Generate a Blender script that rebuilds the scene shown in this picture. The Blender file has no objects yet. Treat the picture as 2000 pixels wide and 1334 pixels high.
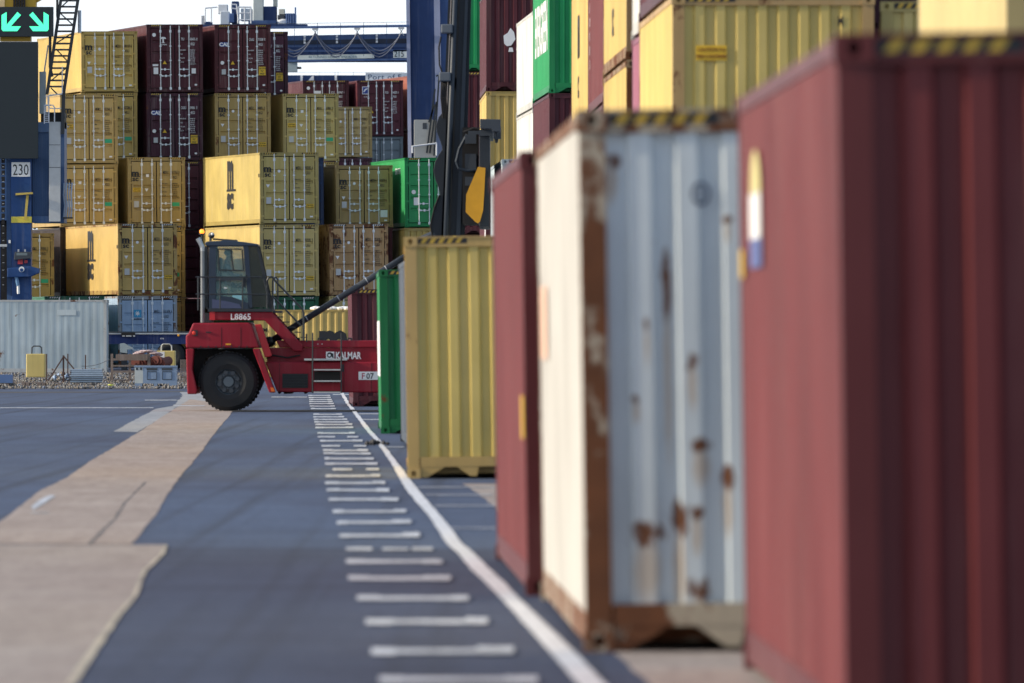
import bpy, math, random
from mathutils import Vector, Matrix
random.seed(7)
R = math.radians
S_ = bpy.context.scene
COL = S_.collection

# ------------------------------------------------------------------ camera
F = 22222.0            # focal length in pixels of a 2000 px wide frame
CH = 1.674             # camera height
HY = 662.0             # horizon row
cam = bpy.data.objects.new('camera', bpy.data.cameras.new('camera'))
COL.objects.link(cam)
cam.data.lens = 400; cam.data.sensor_width = 36
cam.location = (0, 0, CH)
cam.rotation_euler = (R(90), 0, 0)
cam.data.shift_y = -(667 - HY) / 2000.0
cam.data.clip_start = 1; cam.data.clip_end = 20000
cam.data.dof.use_dof = True
cam.data.dof.focus_distance = 385
cam.data.dof.aperture_fstop = 5.7
cam.data.dof.aperture_blades = 9
S_.camera = cam
S_.render.resolution_x = 1024; S_.render.resolution_y = 683

# ------------------------------------------------------------------ sky and sun
SUN_EL, SUN_AZ = R(22), R(-97.5)      # azimuth clockwise from +Y
W = bpy.data.worlds.new('World'); S_.world = W; W.use_nodes = True
wn = W.node_tree; wn.nodes.clear()
def wnode(t, **k):
    n = wn.nodes.new(t)
    for a, b in k.items(): setattr(n, a, b)
    return n
wo = wnode('ShaderNodeOutputWorld')
bg = wnode('ShaderNodeBackground'); bg.inputs[1].default_value = 0.15
sky = wnode('ShaderNodeTexSky', sky_type='NISHITA', sun_disc=False)
sky.sun_elevation = SUN_EL; sky.sun_rotation = SUN_AZ; sky.air_density = 1.0; sky.dust_density = 2.0
# thin white cloud, thick towards the horizon, over the blue sky
bgc = wnode('ShaderNodeBackground'); bgc.inputs[0].default_value = (0.86, 0.93, 1.0, 1); bgc.inputs[1].default_value = 1.08
mixw = wnode('ShaderNodeMixShader')
tc = wnode('ShaderNodeTexCoord'); sep = wnode('ShaderNodeSeparateXYZ')
wn.links.new(tc.outputs['Generated'], sep.inputs[0])
nz = wnode('ShaderNodeTexNoise'); nz.inputs['Scale'].default_value = 2.2; nz.inputs['Detail'].default_value = 6
wn.links.new(tc.outputs['Generated'], nz.inputs['Vector'])
mr = wnode('ShaderNodeMapRange'); mr.inputs[1].default_value = 0.0; mr.inputs[2].default_value = 0.75
mr.inputs[3].default_value = 1.25; mr.inputs[4].default_value = 0.25
wn.links.new(sep.outputs[2], mr.inputs[0])
mu = wnode('ShaderNodeMath', operation='MULTIPLY_ADD', use_clamp=True); mu.inputs[2].default_value = -0.25
mx = wnode('ShaderNodeMath', operation='MULTIPLY'); mx.inputs[1].default_value = 2.3
wn.links.new(nz.outputs[0], mx.inputs[0])
fr_ = wnode('ShaderNodeMapRange'); fr_.inputs[1].default_value = -.55; fr_.inputs[2].default_value = .55; fr_.inputs[3].default_value = .56; fr_.inputs[4].default_value = 1.0
wn.links.new(sep.outputs[1], fr_.inputs[0])
m3 = wnode('ShaderNodeMath', operation='MULTIPLY'); wn.links.new(mr.outputs[0], m3.inputs[0]); wn.links.new(fr_.outputs[0], m3.inputs[1])
wn.links.new(m3.outputs[0], mu.inputs[0]); wn.links.new(mx.outputs[0], mu.inputs[1])
wn.links.new(sky.outputs[0], bg.inputs[0]); wn.links.new(mu.outputs[0], mixw.inputs[0])
wn.links.new(bg.outputs[0], mixw.inputs[1]); wn.links.new(bgc.outputs[0], mixw.inputs[2])
wn.links.new(mixw.outputs[0], wo.inputs[0])
sun = bpy.data.objects.new('sun', bpy.data.lights.new('sun', 'SUN')); COL.objects.link(sun)
sun.data.energy = 3.9; sun.data.angle = R(0.6); sun.data.color = (1.0, 0.86, 0.66)
sv = Vector((math.sin(SUN_AZ) * math.cos(SUN_EL), math.cos(SUN_AZ) * math.cos(SUN_EL), math.sin(SUN_EL)))
sun.rotation_euler = sv.to_track_quat('Z', 'Y').to_euler()
S_.view_settings.view_transform = 'Standard'; S_.view_settings.look = 'None'
S_.view_settings.gamma = 1; S_.view_settings.exposure = 0.22

# ------------------------------------------------------------------ materials
def newmat(name):
    m = bpy.data.materials.new(name); m.use_nodes = True
    nt = m.node_tree; b = nt.nodes['Principled BSDF']
    return m, nt, b
def N(nt, t, **k):
    n = nt.nodes.new(t)
    for a, b in k.items(): setattr(n, a, b)
    return n
def mixc(nt, fac, a, b, blend='MIX'):
    n = N(nt, 'ShaderNodeMix', data_type='RGBA', blend_type=blend)
    for i, v in ((0, fac), (6, a), (7, b)):
        if hasattr(v, 'links'): nt.links.new(v, n.inputs[i])
        else: n.inputs[i].default_value = v if i == 0 else (*v, 1)[:4]
    return n.outputs[2]
def math_(nt, op, a, b=None, c=None, clamp=False):
    n = N(nt, 'ShaderNodeMath', operation=op, use_clamp=clamp)
    for i, v in enumerate((a, b, c)):
        if v is None: continue
        if hasattr(v, 'links'): nt.links.new(v, n.inputs[i])
        else: n.inputs[i].default_value = v
    return n.outputs[0]
def noise(nt, vec, scale, detail=4, rough=.55):
    n = N(nt, 'ShaderNodeTexNoise'); n.inputs['Scale'].default_value = scale
    n.inputs['Detail'].default_value = detail; n.inputs['Roughness'].default_value = rough
    nt.links.new(vec, n.inputs['Vector']); return n.outputs[0]
def vmap(nt, vec, sc):
    n = N(nt, 'ShaderNodeMapping'); n.inputs['Scale'].default_value = sc
    nt.links.new(vec, n.inputs['Vector']); return n.outputs[0]
def ramp(nt, v, lo, hi):
    n = N(nt, 'ShaderNodeMapRange'); n.inputs[1].default_value = lo; n.inputs[2].default_value = hi
    nt.links.new(v, n.inputs[0]); return n.outputs[0]
RUST = (.135, .05, .020)
_pc = {}
def paint(col, rust=.15, rough=.42, dirt=.35, key='', spots=None, rustcol=RUST):
    k = (col, rust, rough, dirt, key)
    if k in _pc: return _pc[k]
    m, nt, b = newmat('paint'); _pc[k] = m
    tcn = N(nt, 'ShaderNodeTexCoord'); oi = N(nt, 'ShaderNodeObjectInfo')
    rnd = math_(nt, 'MULTIPLY', oi.outputs['Random'], 40.0)
    av = N(nt, 'ShaderNodeVectorMath', operation='ADD')
    nt.links.new(tcn.outputs['Object'], av.inputs[0]); nt.links.new(rnd, av.inputs[1])
    v = av.outputs[0]
    big = noise(nt, v, .55, 5); fine = noise(nt, v, 6, 5)
    stre = noise(nt, vmap(nt, v, (6, 6, .35)), 1.0, 5, .6)
    c1 = tuple(min(1, x * 1.12 + .008) for x in col); c2 = tuple(x * .80 for x in col)
    c = mixc(nt, ramp(nt, big, .3, .7), c2, c1)
    grime = tuple(x * .45 + .02 for x in col)
    f = math_(nt, 'MULTIPLY', ramp(nt, stre, .52, .85), dirt)
    c = mixc(nt, f, c, grime)
    f = math_(nt, 'MULTIPLY', ramp(nt, stre, .48, .2), dirt * .35)
    c = mixc(nt, f, c, (.55, .52, .47))
    rm = noise(nt, vmap(nt, v, (1, 1, .7)), 2.2, 8, .68)
    th = .80 - rust * .36
    rf = math_(nt, 'MULTIPLY', ramp(nt, rm, th, th + .05), min(1, .55 + rust))
    r2 = mixc(nt, fine, tuple(x * .55 for x in rustcol), tuple(min(1, x * 1.5) for x in rustcol))
    if spots:
        sx = N(nt, 'ShaderNodeSeparateXYZ'); nt.links.new(tcn.outputs['Object'], sx.inputs[0])
        tot = None; drip = None
        wob = math_(nt, 'MULTIPLY_ADD', noise(nt, vmap(nt, v, (1, 1, .45)), 17, 6, .7), 4.2, -1.9)
        for (x, z, rx, rz) in spots:
            dx = math_(nt, 'DIVIDE', math_(nt, 'SUBTRACT', sx.outputs[0], x), rx)
            dz = math_(nt, 'DIVIDE', math_(nt, 'SUBTRACT', sx.outputs[2], z), rz)
            r = math_(nt, 'ADD', math_(nt, 'MULTIPLY', dx, dx), math_(nt, 'MULTIPLY', dz, dz))
            r = math_(nt, 'ADD', r, wob)
            s1 = ramp(nt, r, 1.15, .55)
            tot = s1 if tot is None else math_(nt, 'MAXIMUM', tot, s1)
            ex = math_(nt, 'DIVIDE', math_(nt, 'SUBTRACT', sx.outputs[0], x), rx * .75); ez = math_(nt, 'DIVIDE', math_(nt, 'SUBTRACT', sx.outputs[2], z - rz * 2.2), rz * 2.6)
            e = math_(nt, 'ADD', math_(nt, 'MULTIPLY', ex, ex), math_(nt, 'MULTIPLY', ez, ez))
            e = ramp(nt, math_(nt, 'ADD', e, math_(nt, 'MULTIPLY', wob, .4)), 1.3, .2)
            drip = e if drip is None else math_(nt, 'MAXIMUM', drip, e)
        c = mixc(nt, math_(nt, 'MULTIPLY', drip, .55), c, (.42, .27, .13))
        rf = math_(nt, 'MAXIMUM', rf, tot)
    c = mixc(nt, rf, c, r2)
    nt.links.new(c, b.inputs['Base Color'])
    ro = math_(nt, 'MULTIPLY_ADD', rf, .4, rough)
    ro = math_(nt, 'MULTIPLY_ADD', fine, .12, ro, True)
    nt.links.new(ro, b.inputs['Roughness'])
    b.inputs['Specular IOR Level'].default_value = .5 if max(col) > .3 else .28
    bp = N(nt, 'ShaderNodeBump'); bp.inputs['Strength'].default_value = .12; bp.inputs['Distance'].default_value = .01
    nt.links.new(big, bp.inputs['Height']); nt.links.new(bp.outputs[0], b.inputs['Normal'])
    return m
_fm = {}
def flat(name, col, rough=.5, metal=0.0, emit=0.0, ecol=None):
    if name in _fm: return _fm[name]
    m, nt, b = newmat(name); _fm[name] = m
    tcn = N(nt, 'ShaderNodeTexCoord')
    f = noise(nt, tcn.outputs['Object'], 5, 5)
    c = mixc(nt, f, tuple(x * .85 for x in col), tuple(min(1, x * 1.12) for x in col))
    nt.links.new(c, b.inputs['Base Color'])
    b.inputs['Roughness'].default_value = rough; b.inputs['Metallic'].default_value = metal
    if emit:
        b.inputs['Emission Color'].default_value = (*(ecol or col), 1); b.inputs['Emission Strength'].default_value = emit
    return m
def glassmat(name, tint, alpha):
    m, nt, b = newmat(name)
    b.inputs['Base Color'].default_value = (*tint, 1); b.inputs['Alpha'].default_value = alpha
    b.inputs['Roughness'].default_value = .06; b.inputs['IOR'].default_value = 1.5
    return m
GALV = flat('galvanised', (.52, .54, .56), .45, .35)
ROD = flat('lock_rod', (.80, .86, .92), .45)
BLACK = flat('black_rubber', (.012, .012, .014), .8)
INK = flat('black_ink', (.018, .02, .025), .6)
WHITEP = flat('white_ink', (.86, .87, .88), .5)
HAZY = flat('hazard_yellow', (.62, .40, .05), .5)
HAZW = flat('hazard_white', (.68, .68, .66), .5)
STY = flat('sticker_yellow', (.80, .50, .03), .5)
STG = flat('sticker_green', (.03, .42, .22), .5)
STW = flat('sticker_white', (.86, .87, .88), .5)
STB = flat('sticker_blue', (.02, .05, .28), .5)
STLB = flat('sticker_light_blue', (.03, .36, .66), .5)

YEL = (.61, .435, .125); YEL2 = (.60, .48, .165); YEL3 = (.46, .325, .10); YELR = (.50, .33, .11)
MAR = (.088, .015, .024); MAR2 = (.068, .012, .032); PINK = (.150, .026, .028); GRN = (.012, .30, .095); DGRN = (.01, .12, .05)
LBL = (.40, .54, .68); GRY = (.20, .25, .31); NAVY = (.015, .04, .12)

# ------------------------------------------------------------------ mesh builder
class MB:
    def __init__(s): s.v = []; s.f = []; s.mi = []; s.cur = 0
    def add(s, vs, fs):
        o = len(s.v); s.v += [tuple(p) for p in vs]
        for f in fs: s.f.append([i + o for i in f]); s.mi.append(s.cur)
        return s
    def box(s, x0, x1, y0, y1, z0, z1):
        return s.add([(x0, y0, z0), (x1, y0, z0), (x1, y1, z0), (x0, y1, z0), (x0, y0, z1), (x1, y0, z1), (x1, y1, z1), (x0, y1, z1)],
                     [(0, 3, 2, 1), (4, 5, 6, 7), (0, 1, 5, 4), (1, 2, 6, 5), (2, 3, 7, 6), (3, 0, 4, 7)])
    def prism(s, pts, y0, y1):                # polygon of (x, z), extruded along y
        n = len(pts)
        a = sum(pts[i][0] * pts[(i + 1) % n][1] - pts[(i + 1) % n][0] * pts[i][1] for i in range(n))
        if a < 0: pts = pts[::-1]
        vs = [(x, y0, z) for x, z in pts] + [(x, y1, z) for x, z in pts]
        fs = [list(range(n)), list(range(2 * n - 1, n - 1, -1))]
        fs += [(i, i + n, (i + 1) % n + n, (i + 1) % n) for i in range(n)]
        return s.add(vs, fs)
    def tube(s, p, q, r, n=8, r2=None):
        p, q = Vector(p), Vector(q); d = (q - p).normalized(); r2 = r if r2 is None else r2
        u = d.orthogonal().normalized(); w = d.cross(u)
        vs = []
        for c, rr in ((p, r), (q, r2)):
            for i in range(n):
                a = 2 * math.pi * i / n; vs.append(c + u * math.cos(a) * rr + w * math.sin(a) * rr)
        fs = [(i, (i + 1) % n, (i + 1) % n + n, i + n) for i in range(n)] + [list(range(n))[::-1], list(range(n, 2 * n))]
        return s.add(vs, fs)
    def path(s, pts, r, n=7):
        for a, b in zip(pts, pts[1:]):
            s.tube(a, b, r, n)
        for a in pts[1:-1]: s.ball(a, r * 1.02, 6, 4)
        return s
    def bar(s, p, q, w, h):                   # rectangular bar between two points
        p, q = Vector(p), Vector(q); d = (q - p).normalized()
        up = Vector((0, 0, 1)) if abs(d.z) < .95 else Vector((0, 1, 0))
        u = d.cross(up).normalized() * w / 2; t = u.cross(d).normalized() * h / 2
        vs = [c + a * u + b * t for c in (p, q) for a, b in ((-1, -1), (1, -1), (1, 1), (-1, 1))]
        return s.add(vs, [(0, 1, 2, 3), (7, 6, 5, 4), (0, 4, 5, 1), (1, 5, 6, 2), (2, 6, 7, 3), (3, 7, 4, 0)])
    def ball(s, c, r, n=10, m=6, sx=1, sy=1, sz=1):
        vs = [(c[0], c[1], c[2] - r * sz)]
        for j in range(1, m):
            t = math.pi * j / m - math.pi / 2
            for i in range(n):
                a = 2 * math.pi * i / n
                vs.append((c[0] + r * sx * math.cos(t) * math.cos(a), c[1] + r * sy * math.cos(t) * math.sin(a), c[2] + r * sz * math.sin(t)))
        vs.append((c[0], c[1], c[2] + r * sz)); L = len(vs) - 1
        fs = [(0, 1 + (i + 1) % n, 1 + i) for i in range(n)]
        for j in range(m - 2):
            for i in range(n):
                a = 1 + j * n + i; b = 1 + j * n + (i + 1) % n
                fs.append((a, b, b + n, a + n))
        fs += [(L, 1 + (m - 2) * n + i, 1 + (m - 2) * n + (i + 1) % n) for i in range(n)]
        return s.add(vs, fs)
    def lathe(s, prof, c, n=40):              # profile of (radius, y) about the y axis through c
        vs = []; k = len(prof)
        for i in range(n):
            a = 2 * math.pi * i / n
            for r, y in prof: vs.append((c[0] + r * math.cos(a), c[1] + y, c[2] + r * math.sin(a)))
        fs = []
        for i in range(n):
            j = (i + 1) % n
            for t in range(k - 1): fs.append((i * k + t, i * k + t + 1, j * k + t + 1, j * k + t))
        return s.add(vs, fs)
    def mesh(s, name='m', smooth=False):
        me = bpy.data.meshes.new(name); me.from_pydata(s.v, [], s.f)
        me.polygons.foreach_set('material_index', s.mi)
        if smooth: me.polygons.foreach_set('use_smooth', [True] * len(s.f))
        me.update(); return me
    def build(s, name, mats, parent=None, loc=(0, 0, 0), smooth=False, bevel=0):
        if not isinstance(mats, (list, tuple)): mats = [mats]
        me = s.mesh(name, smooth)
        for m in mats: me.materials.append(m)
        o = link(name, me, parent); o.location = loc
        if bevel:
            b = o.modifiers.new('bevel', 'BEVEL'); b.width = bevel; b.segments = 2; b.limit_method = 'ANGLE'
        return o
def link(name, me, parent=None):
    o = bpy.data.objects.new(name, me); COL.objects.link(o); o.parent = parent; return o
def inst(name, me, mat, parent, loc=(0, 0, 0)):
    o = link(name, me, parent); o.location = loc
    if len(me.materials) == 0: me.materials.append(mat)
    o.material_slots[0].link = 'OBJECT'; o.material_slots[0].material = mat
    return o
def tag(o, label=None, cat=None, group=None, kind=None):
    if label: o['label'] = label
    if cat: o['category'] = cat
    if group: o['group'] = group
    if kind: o['kind'] = kind
    return o
def thing(name, loc, label, cat, group=None, rot=(0, 0, 0)):
    o = bpy.data.objects.new(name, None); COL.objects.link(o); o.location = loc; o.rotation_euler = rot
    return tag(o, label, cat, group)
def P(px, py, d): return Vector(((px - 1000) / F * d, d, CH + (HY - py) / F * d))

# ------------------------------------------------------------------ text
_tx = {}
def text_mesh(s, size=1.0, bold=0.0, spacing=1.0, align='LEFT'):
    k = (s, size, bold, spacing, align)
    if k in _tx: return _tx[k]
    c = bpy.data.curves.new('lettering', 'FONT'); c.body = s; c.size = size; c.offset = bold
    c.space_character = spacing; c.align_x = align; c.resolution_u = 2; c.extrude = .001
    o = bpy.data.objects.new('t', c)
    me = bpy.data.meshes.new_from_object(o)
    bpy.data.objects.remove(o); _tx[k] = me
    return me
def put_text(mb, s, x, y, z, h, bold=0.0, sx=1.0, face='front', align='LEFT', spacing=1.0):
    """cap height h; front: reads in +x, facing -y; side: reads from far to near, facing -x"""
    size = h / .72
    me = text_mesh(s, size, bold * size, spacing, align)
    vs = []
    for v in me.vertices:
        a, b, e = v.co.x * sx, v.co.y, v.co.z
        if face == 'front': vs.append((x + a, y - e, z + b))
        else: vs.append((x - e, y - a, z + b))
    mb.add(vs, [list(p.vertices) for p in me.polygons]); return mb

# ------------------------------------------------------------------ ground
def gz(Y):
    if Y < 372: return 0.0
    if Y < 440: return .30 * (Y - 372) / 68
    if Y < 458: return .30 + .22 * (Y - 440) / 18
    return .52
def G(px, py, dz=0.0):
    d = 1e4 if py <= HY else F * CH / (py - HY)
    for _ in range(30):
        d = F * (CH - gz(d)) / (py - HY)
    return Vector(((px - 1000) / F * d, d, gz(d) + dz))

def asphalt_mat(name='asphalt', k=(1, 1, 1)):
    m, nt, b = newmat(name)
    g = N(nt, 'ShaderNodeNewGeometry').outputs['Position']
    K = lambda c: tuple(x * y for x, y in zip(c, k))
    a = noise(nt, vmap(nt, g, (.5, .05, 1)), 1.0, 7, .65); f = noise(nt, vmap(nt, g, (14, 3.0, 1)), 1.0, 7, .8)
    f2 = noise(nt, vmap(nt, g, (60, 9, 1)), 1.0, 3, .7)
    st = noise(nt, vmap(nt, g, (.22, .55, 1)), 1.0, 7, .72)
    big = noise(nt, vmap(nt, g, (.20, .030, 1)), 1.0, 5, .6)
    tr = noise(nt, vmap(nt, g, (2.6, .012, 1)), 1.0, 4, .6)
    c = mixc(nt, ramp(nt, a, .3, .7), K((.052, .074, .140)), K((.105, .142, .235)))
    c = mixc(nt, ramp(nt, f, .40, .70), c, K((.15, .175, .25)))
    c = mixc(nt, math_(nt, 'MULTIPLY', ramp(nt, f2, .42, .7), .5), c, K((.035, .045, .085)))
    c = mixc(nt, math_(nt, 'MULTIPLY', ramp(nt, st, .50, .72), .75), c, K((.036, .045, .085)))
    c = mixc(nt, math_(nt, 'MULTIPLY', ramp(nt, big, .48, .66), .55), c, K((.05, .046, .085)))
    c = mixc(nt, math_(nt, 'MULTIPLY', ramp(nt, tr, .52, .68), .5), c, K((.03, .033, .05)))
    sp = noise(nt, vmap(nt, g, (4.5, .8, 1)), 1.0, 8, .8)
    c = mixc(nt, math_(nt, 'MULTIPLY', ramp(nt, sp, .56, .66), .45), c, K((.19, .21, .27)))
    c = mixc(nt, math_(nt, 'MULTIPLY', ramp(nt, sp, .42, .33), .6), c, K((.03, .035, .055)))
    nt.links.new(c, b.inputs['Base Color']); b.inputs['Roughness'].default_value = .82
    b.inputs['Specular IOR Level'].default_value = .25
    bp = N(nt, 'ShaderNodeBump'); bp.inputs['Strength'].default_value = .5; bp.inputs['Distance'].default_value = .01
    nt.links.new(f, bp.inputs['Height']); nt.links.new(bp.outputs[0], b.inputs['Normal'])
    return m
def concrete_mat(name, c1, c2, streak=.5):
    m, nt, b = newmat(name)
    g = N(nt, 'ShaderNodeNewGeometry').outputs['Position']
    a = noise(nt, vmap(nt, g, (1.6, .15, 1)), 1.0, 7, .7); f = noise(nt, vmap(nt, g, (22, 4, 1)), 1.0, 6, .75)
    st = noise(nt, vmap(nt, g, (.3, .9, 1)), 1.0, 7, .7)
    c = mixc(nt, ramp(nt, a, .32, .68), c1, c2)
    m3 = noise(nt, vmap(nt, g, (7, .7, 1)), 1.0, 6, .75); m4 = noise(nt, vmap(nt, g, (.9, .5, 1)), 1.0, 5, .7)
    c = mixc(nt, math_(nt, 'MULTIPLY', ramp(nt, m3, .46, .66), .55), c, tuple(x * .66 for x in c1))
    c = mixc(nt, math_(nt, 'MULTIPLY', ramp(nt, m4, .5, .66), .45), c, (c2[0] * 1.08, c2[1] * 1.1, c2[2] * 1.14))
    c = mixc(nt, math_(nt, 'MULTIPLY', ramp(nt, st, .5, .8), streak), c, tuple(x * .62 for x in c1))
    c = mixc(nt, math_(nt, 'MULTIPLY', ramp(nt, f, .45, .7), .5), c, tuple(x * .6 for x in c1))
    nt.links.new(c, b.inputs['Base Color']); b.inputs['Roughness'].default_value = .85
    b.inputs['Specular IOR Level'].default_value = .2
    bp = N(nt, 'ShaderNodeBump'); bp.inputs['Strength'].default_value = .3; bp.inputs['Distance'].default_value = .008
    nt.links.new(f, bp.inputs['Height']); nt.links.new(bp.outputs[0], b.inputs['Normal'])
    return m
def roadpaint_mat(name, col, wear):
    m, nt, b = newmat(name)
    g = N(nt, 'ShaderNodeNewGeometry').outputs['Position']
    a = noise(nt, vmap(nt, g, (2.2, .35, 1)), 1.5, 7, .7); f = noise(nt, vmap(nt, g, (16, 3, 1)), 1.0, 5, .75)
    se = noise(nt, vmap(nt, g, (.3, 1.1, 1)), 1.0, 3, .6)
    c = mixc(nt, ramp(nt, a, .62 - wear * .2, .76 - wear * .1), col, tuple(x * .45 for x in col))
    c = mixc(nt, math_(nt, 'MULTIPLY', ramp(nt, f, .5, .66), .35 + wear * .4), c, (.13, .15, .22))
    c = mixc(nt, math_(nt, 'MULTIPLY', ramp(nt, se, .52, .66), .5), c, tuple(x * .5 for x in col))
    nt.links.new(c, b.inputs['Base Color']); b.inputs['Roughness'].default_value = .7
    return m
ASPH = asphalt_mat('asphalt', (.68, .80, .92))
TAN = concrete_mat('tan_concrete', (.33, .27, .245), (.45, .385, .355))
TAN2 = concrete_mat('grey_tan_concrete', (.33, .285, .27), (.42, .375, .355))
GREYC = concrete_mat('grey_concrete', (.30, .32, .36), (.40, .42, .46))
ASPH2 = asphalt_mat('dark_asphalt', (.50, .54, .64))
LINE = roadpaint_mat('line_paint', (.70, .73, .80), .25)
TICK = roadpaint_mat('tick_paint', (.60, .65, .74), .8)

gb = MB()
ys = [-200, 0, 20, 100, 200, 300, 372, 380, 390, 400, 410, 420, 430, 440, 446, 452, 458, 480, 600, 1000, 3000, 9000]
for a, b in zip(ys, ys[1:]):
    for x0, x1 in ((-4000, -200), (-200, 0), (0, 200), (200, 4000)):
        gb.add([(x0, a, gz(a)), (x1, a, gz(a)), (x1, b, gz(b)), (x0, b, gz(b))], [(0, 1, 2, 3)])
tag(gb.build('ground', ASPH), kind='structure')

def densify(pts, n=3, jit=0.0):
    out = []
    for i, (a, b) in enumerate(zip(pts, pts[1:])):
        for k in range(n):
            t = k / n
            j = (random.random() - .5) * jit if (k or i) else 0
            out.append((a[0] + (b[0] - a[0]) * t + j, a[1] + (b[1] - a[1]) * t))
    out.append(pts[-1]); return out
def strip_sheet(name, left, right, mat, dz, jit=0.0):
    """two pixel polylines with the same number of points -> quads on the ground"""
    q = 12 if jit else 5
    L = densify(left, q, jit); Rr = densify(right, q, jit)
    vs = [G(x, y, dz) for x, y in L] + [G(x, y, dz) for x, y in Rr]; n = len(L)
    mb = MB().add(vs, [(i, i + n, i + n + 1, i + 1) for i in range(n - 1)])
    return tag(mb.build(name, mat), kind='structure')
def poly_sheet(name, pts, mat, dz):
    return tag(MB().add([G(x, y, dz) for x, y in pts], [list(range(len(pts)))]).build(name, mat), kind='structure')

strip_sheet('asphalt_patch', [(-60, 1068), (-300, 1400)], [(1500, 1076), (2300, 1400)], ASPH2, .0015, 0)
strip_sheet('concrete_path', [(372, 780), (356, 789), (267, 847), (231, 869), (178, 900), (129, 934), (80, 958), (22, 1003), (-60, 1063)],
            [(462, 792), (454, 804), (427, 838), (387, 891), (352, 931), (329, 963), (303, 1007), (267, 1052), (256, 1064)], TAN, .004, 3)
strip_sheet('concrete_path', [(-60, 1065), (-80, 1083), (-120, 1118), (-180, 1167), (-230, 1203), (-330, 1274), (-420, 1345), (-520, 1400)],
            [(327, 1065), (321, 1083), (285, 1118), (267, 1167), (236, 1203), (187, 1274), (145, 1340), (110, 1400)], TAN2, .004, 4)
strip_sheet('concrete_apron', [(307, 798), (280, 812), (246, 829), (223, 843)], [(352, 791), (330, 806), (303, 824), (270, 844)], GREYC, .003, 5)
strip_sheet('concrete_apron', [(352, 766), (356, 774), (345, 784), (338, 795)], [(500, 766), (490, 778), (480, 790), (462, 795)], GREYC, .0035, 6)
strip_sheet('concrete_apron', [(905, 945), (930, 962), (966, 990), (1040, 1130), (1240, 1313), (1330, 1390)],
            [(1500, 945), (1560, 962), (1700, 990), (2100, 1130), (2800, 1313), (3200, 1390)], TAN2, .003, 6)
# long grey joint filler and white edge of the tan path
strip_sheet('path_joint', [(283, 942), (262, 963), (240, 985), (222, 1015), (200, 1035), (172, 1064)],
            [(285, 942), (264, 963), (243, 985), (225, 1015), (204, 1035), (177, 1064)], flat('joint', (.10, .095, .10), .8), .008, 3)
strip_sheet('path_marking', [(100, 968), (88, 972), (74, 980), (60, 992)], [(108, 970), (98, 976), (86, 984), (66, 997)], TICK, .008, 3)
strip_sheet('path_marking', [(322, 1066), (313, 1084), (277, 1118), (259, 1167), (226, 1203), (175, 1274), (130, 1340)],
            [(327, 1067), (321, 1084), (285, 1118), (267, 1167), (236, 1203), (189, 1274), (147, 1340)], roadpaint_mat('worn_yellow_paint', (.62, .56, .44), .9), .009, 3)

le = [(664.5, 768), (675.5, 788), (695, 814), (711, 836), (736, 866), (766, 910), (789, 952), (810, 979), (837, 1009), (856.5, 1039), (871.5, 1063), (895.5, 1084), (919.5, 1114), (952, 1144), (981, 1174), (1008, 1204), (1035, 1234), (1062, 1264), (1088, 1294), (1123.5, 1334), (1160, 1372)]
ri = [(671, 768), (682, 788), (704, 814), (720, 836), (747, 866), (780, 910), (812, 952), (834, 979), (860, 1009), (885, 1039), (901, 1063), (927, 1084), (956, 1114), (988, 1144), (1015.5, 1174), (1047, 1204), (1078, 1234), (1109, 1264), (1139, 1294), (1176, 1334), (1216, 1372)]
strip_sheet('lane_line', le, ri, LINE, .012, 2.2)
ticks = [(1331, 740, 1050), (1275, 725, 1003), (1217, 714, 953), (1171, 697, 915), (1132, 680, 880), (1099, 676, 864), (1074, 676, 845), (1048, 663, 820), (1022, 658, 803),
         (1001, 650, 793), (977, 642, 778), (959, 638, 760), (945, 635, 752), (931, 636, 742), (918, 650, 740), (907, 635, 737), (897, 634, 730), (887, 632, 724), (881, 631, 719),
         (872, 628, 715), (862, 625, 708), (854, 621, 700), (847, 620, 693), (836, 616, 690), (830, 616, 688), (825, 614, 681), (820, 613, 678), (815, 612, 672), (810, 612, 668),
         (799, 607, 656), (794, 605, 654), (789, 604, 652), (785, 604, 650), (781, 604, 648), (777, 603, 646), (773, 602, 645)]
tb = MB()
for y, a, b in ticks:
    t = max(.55, .0098 * (y - HY) - .12)
    x = a; w0 = (b - a)
    segs = [(0, 1, .72)]
    if y == 1074: segs = [(0, .30, .8), (.42, .72, .6), (.76, 1, .8)]
    elif y in (918, 872, 854): segs = [(0, .42, .8), (.72, 1, .8)]
    else:
        segs.append((.0, random.uniform(.1, .24), random.uniform(.9, 1.15))); segs.append((random.uniform(.74, .86), 1.0, random.uniform(.95, 1.25)))
    for n_, (s0, s1, th) in enumerate(segs):
        xs = [a + w0 * (s0 + (s1 - s0) * k / 8) for k in range(9)]; o_ = 0 if n_ == 0 else random.uniform(-.25, .25) * t
        top = [G(x, y + o_ - t * th * random.uniform(.85, 1.05), .010 + .002 * n_) for x in xs]; bot = [G(x, y + o_ + t * th * random.uniform(.85, 1.05), .010 + .002 * n_) for x in xs]
        tb.add(bot + top, [(i, i + 1, i + 10, i + 9) for i in range(8)])
tag(tb.build('bay_markings', TICK), kind='structure')
fb = MB()
for y, a, b in [(776, 530, 600), (771, 650, 740), (820, 705, 741), (809, 690, 742), (874, 752, 790), (953, 815, 968), (968, 830, 960), (989, 850, 968), (1033, 880, 968), (782, 283, 345), (793, 340, 400), (797, 0, 300), (1003, 60, 95)]:
    t = .6
    fb.add([G(a, y + t, .009), G(b, y + t, .009), G(b, y - t, .009), G(a, y - t, .009)], [(0, 1, 2, 3)])
tag(fb.build('faded_markings', TICK), kind='structure')
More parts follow.
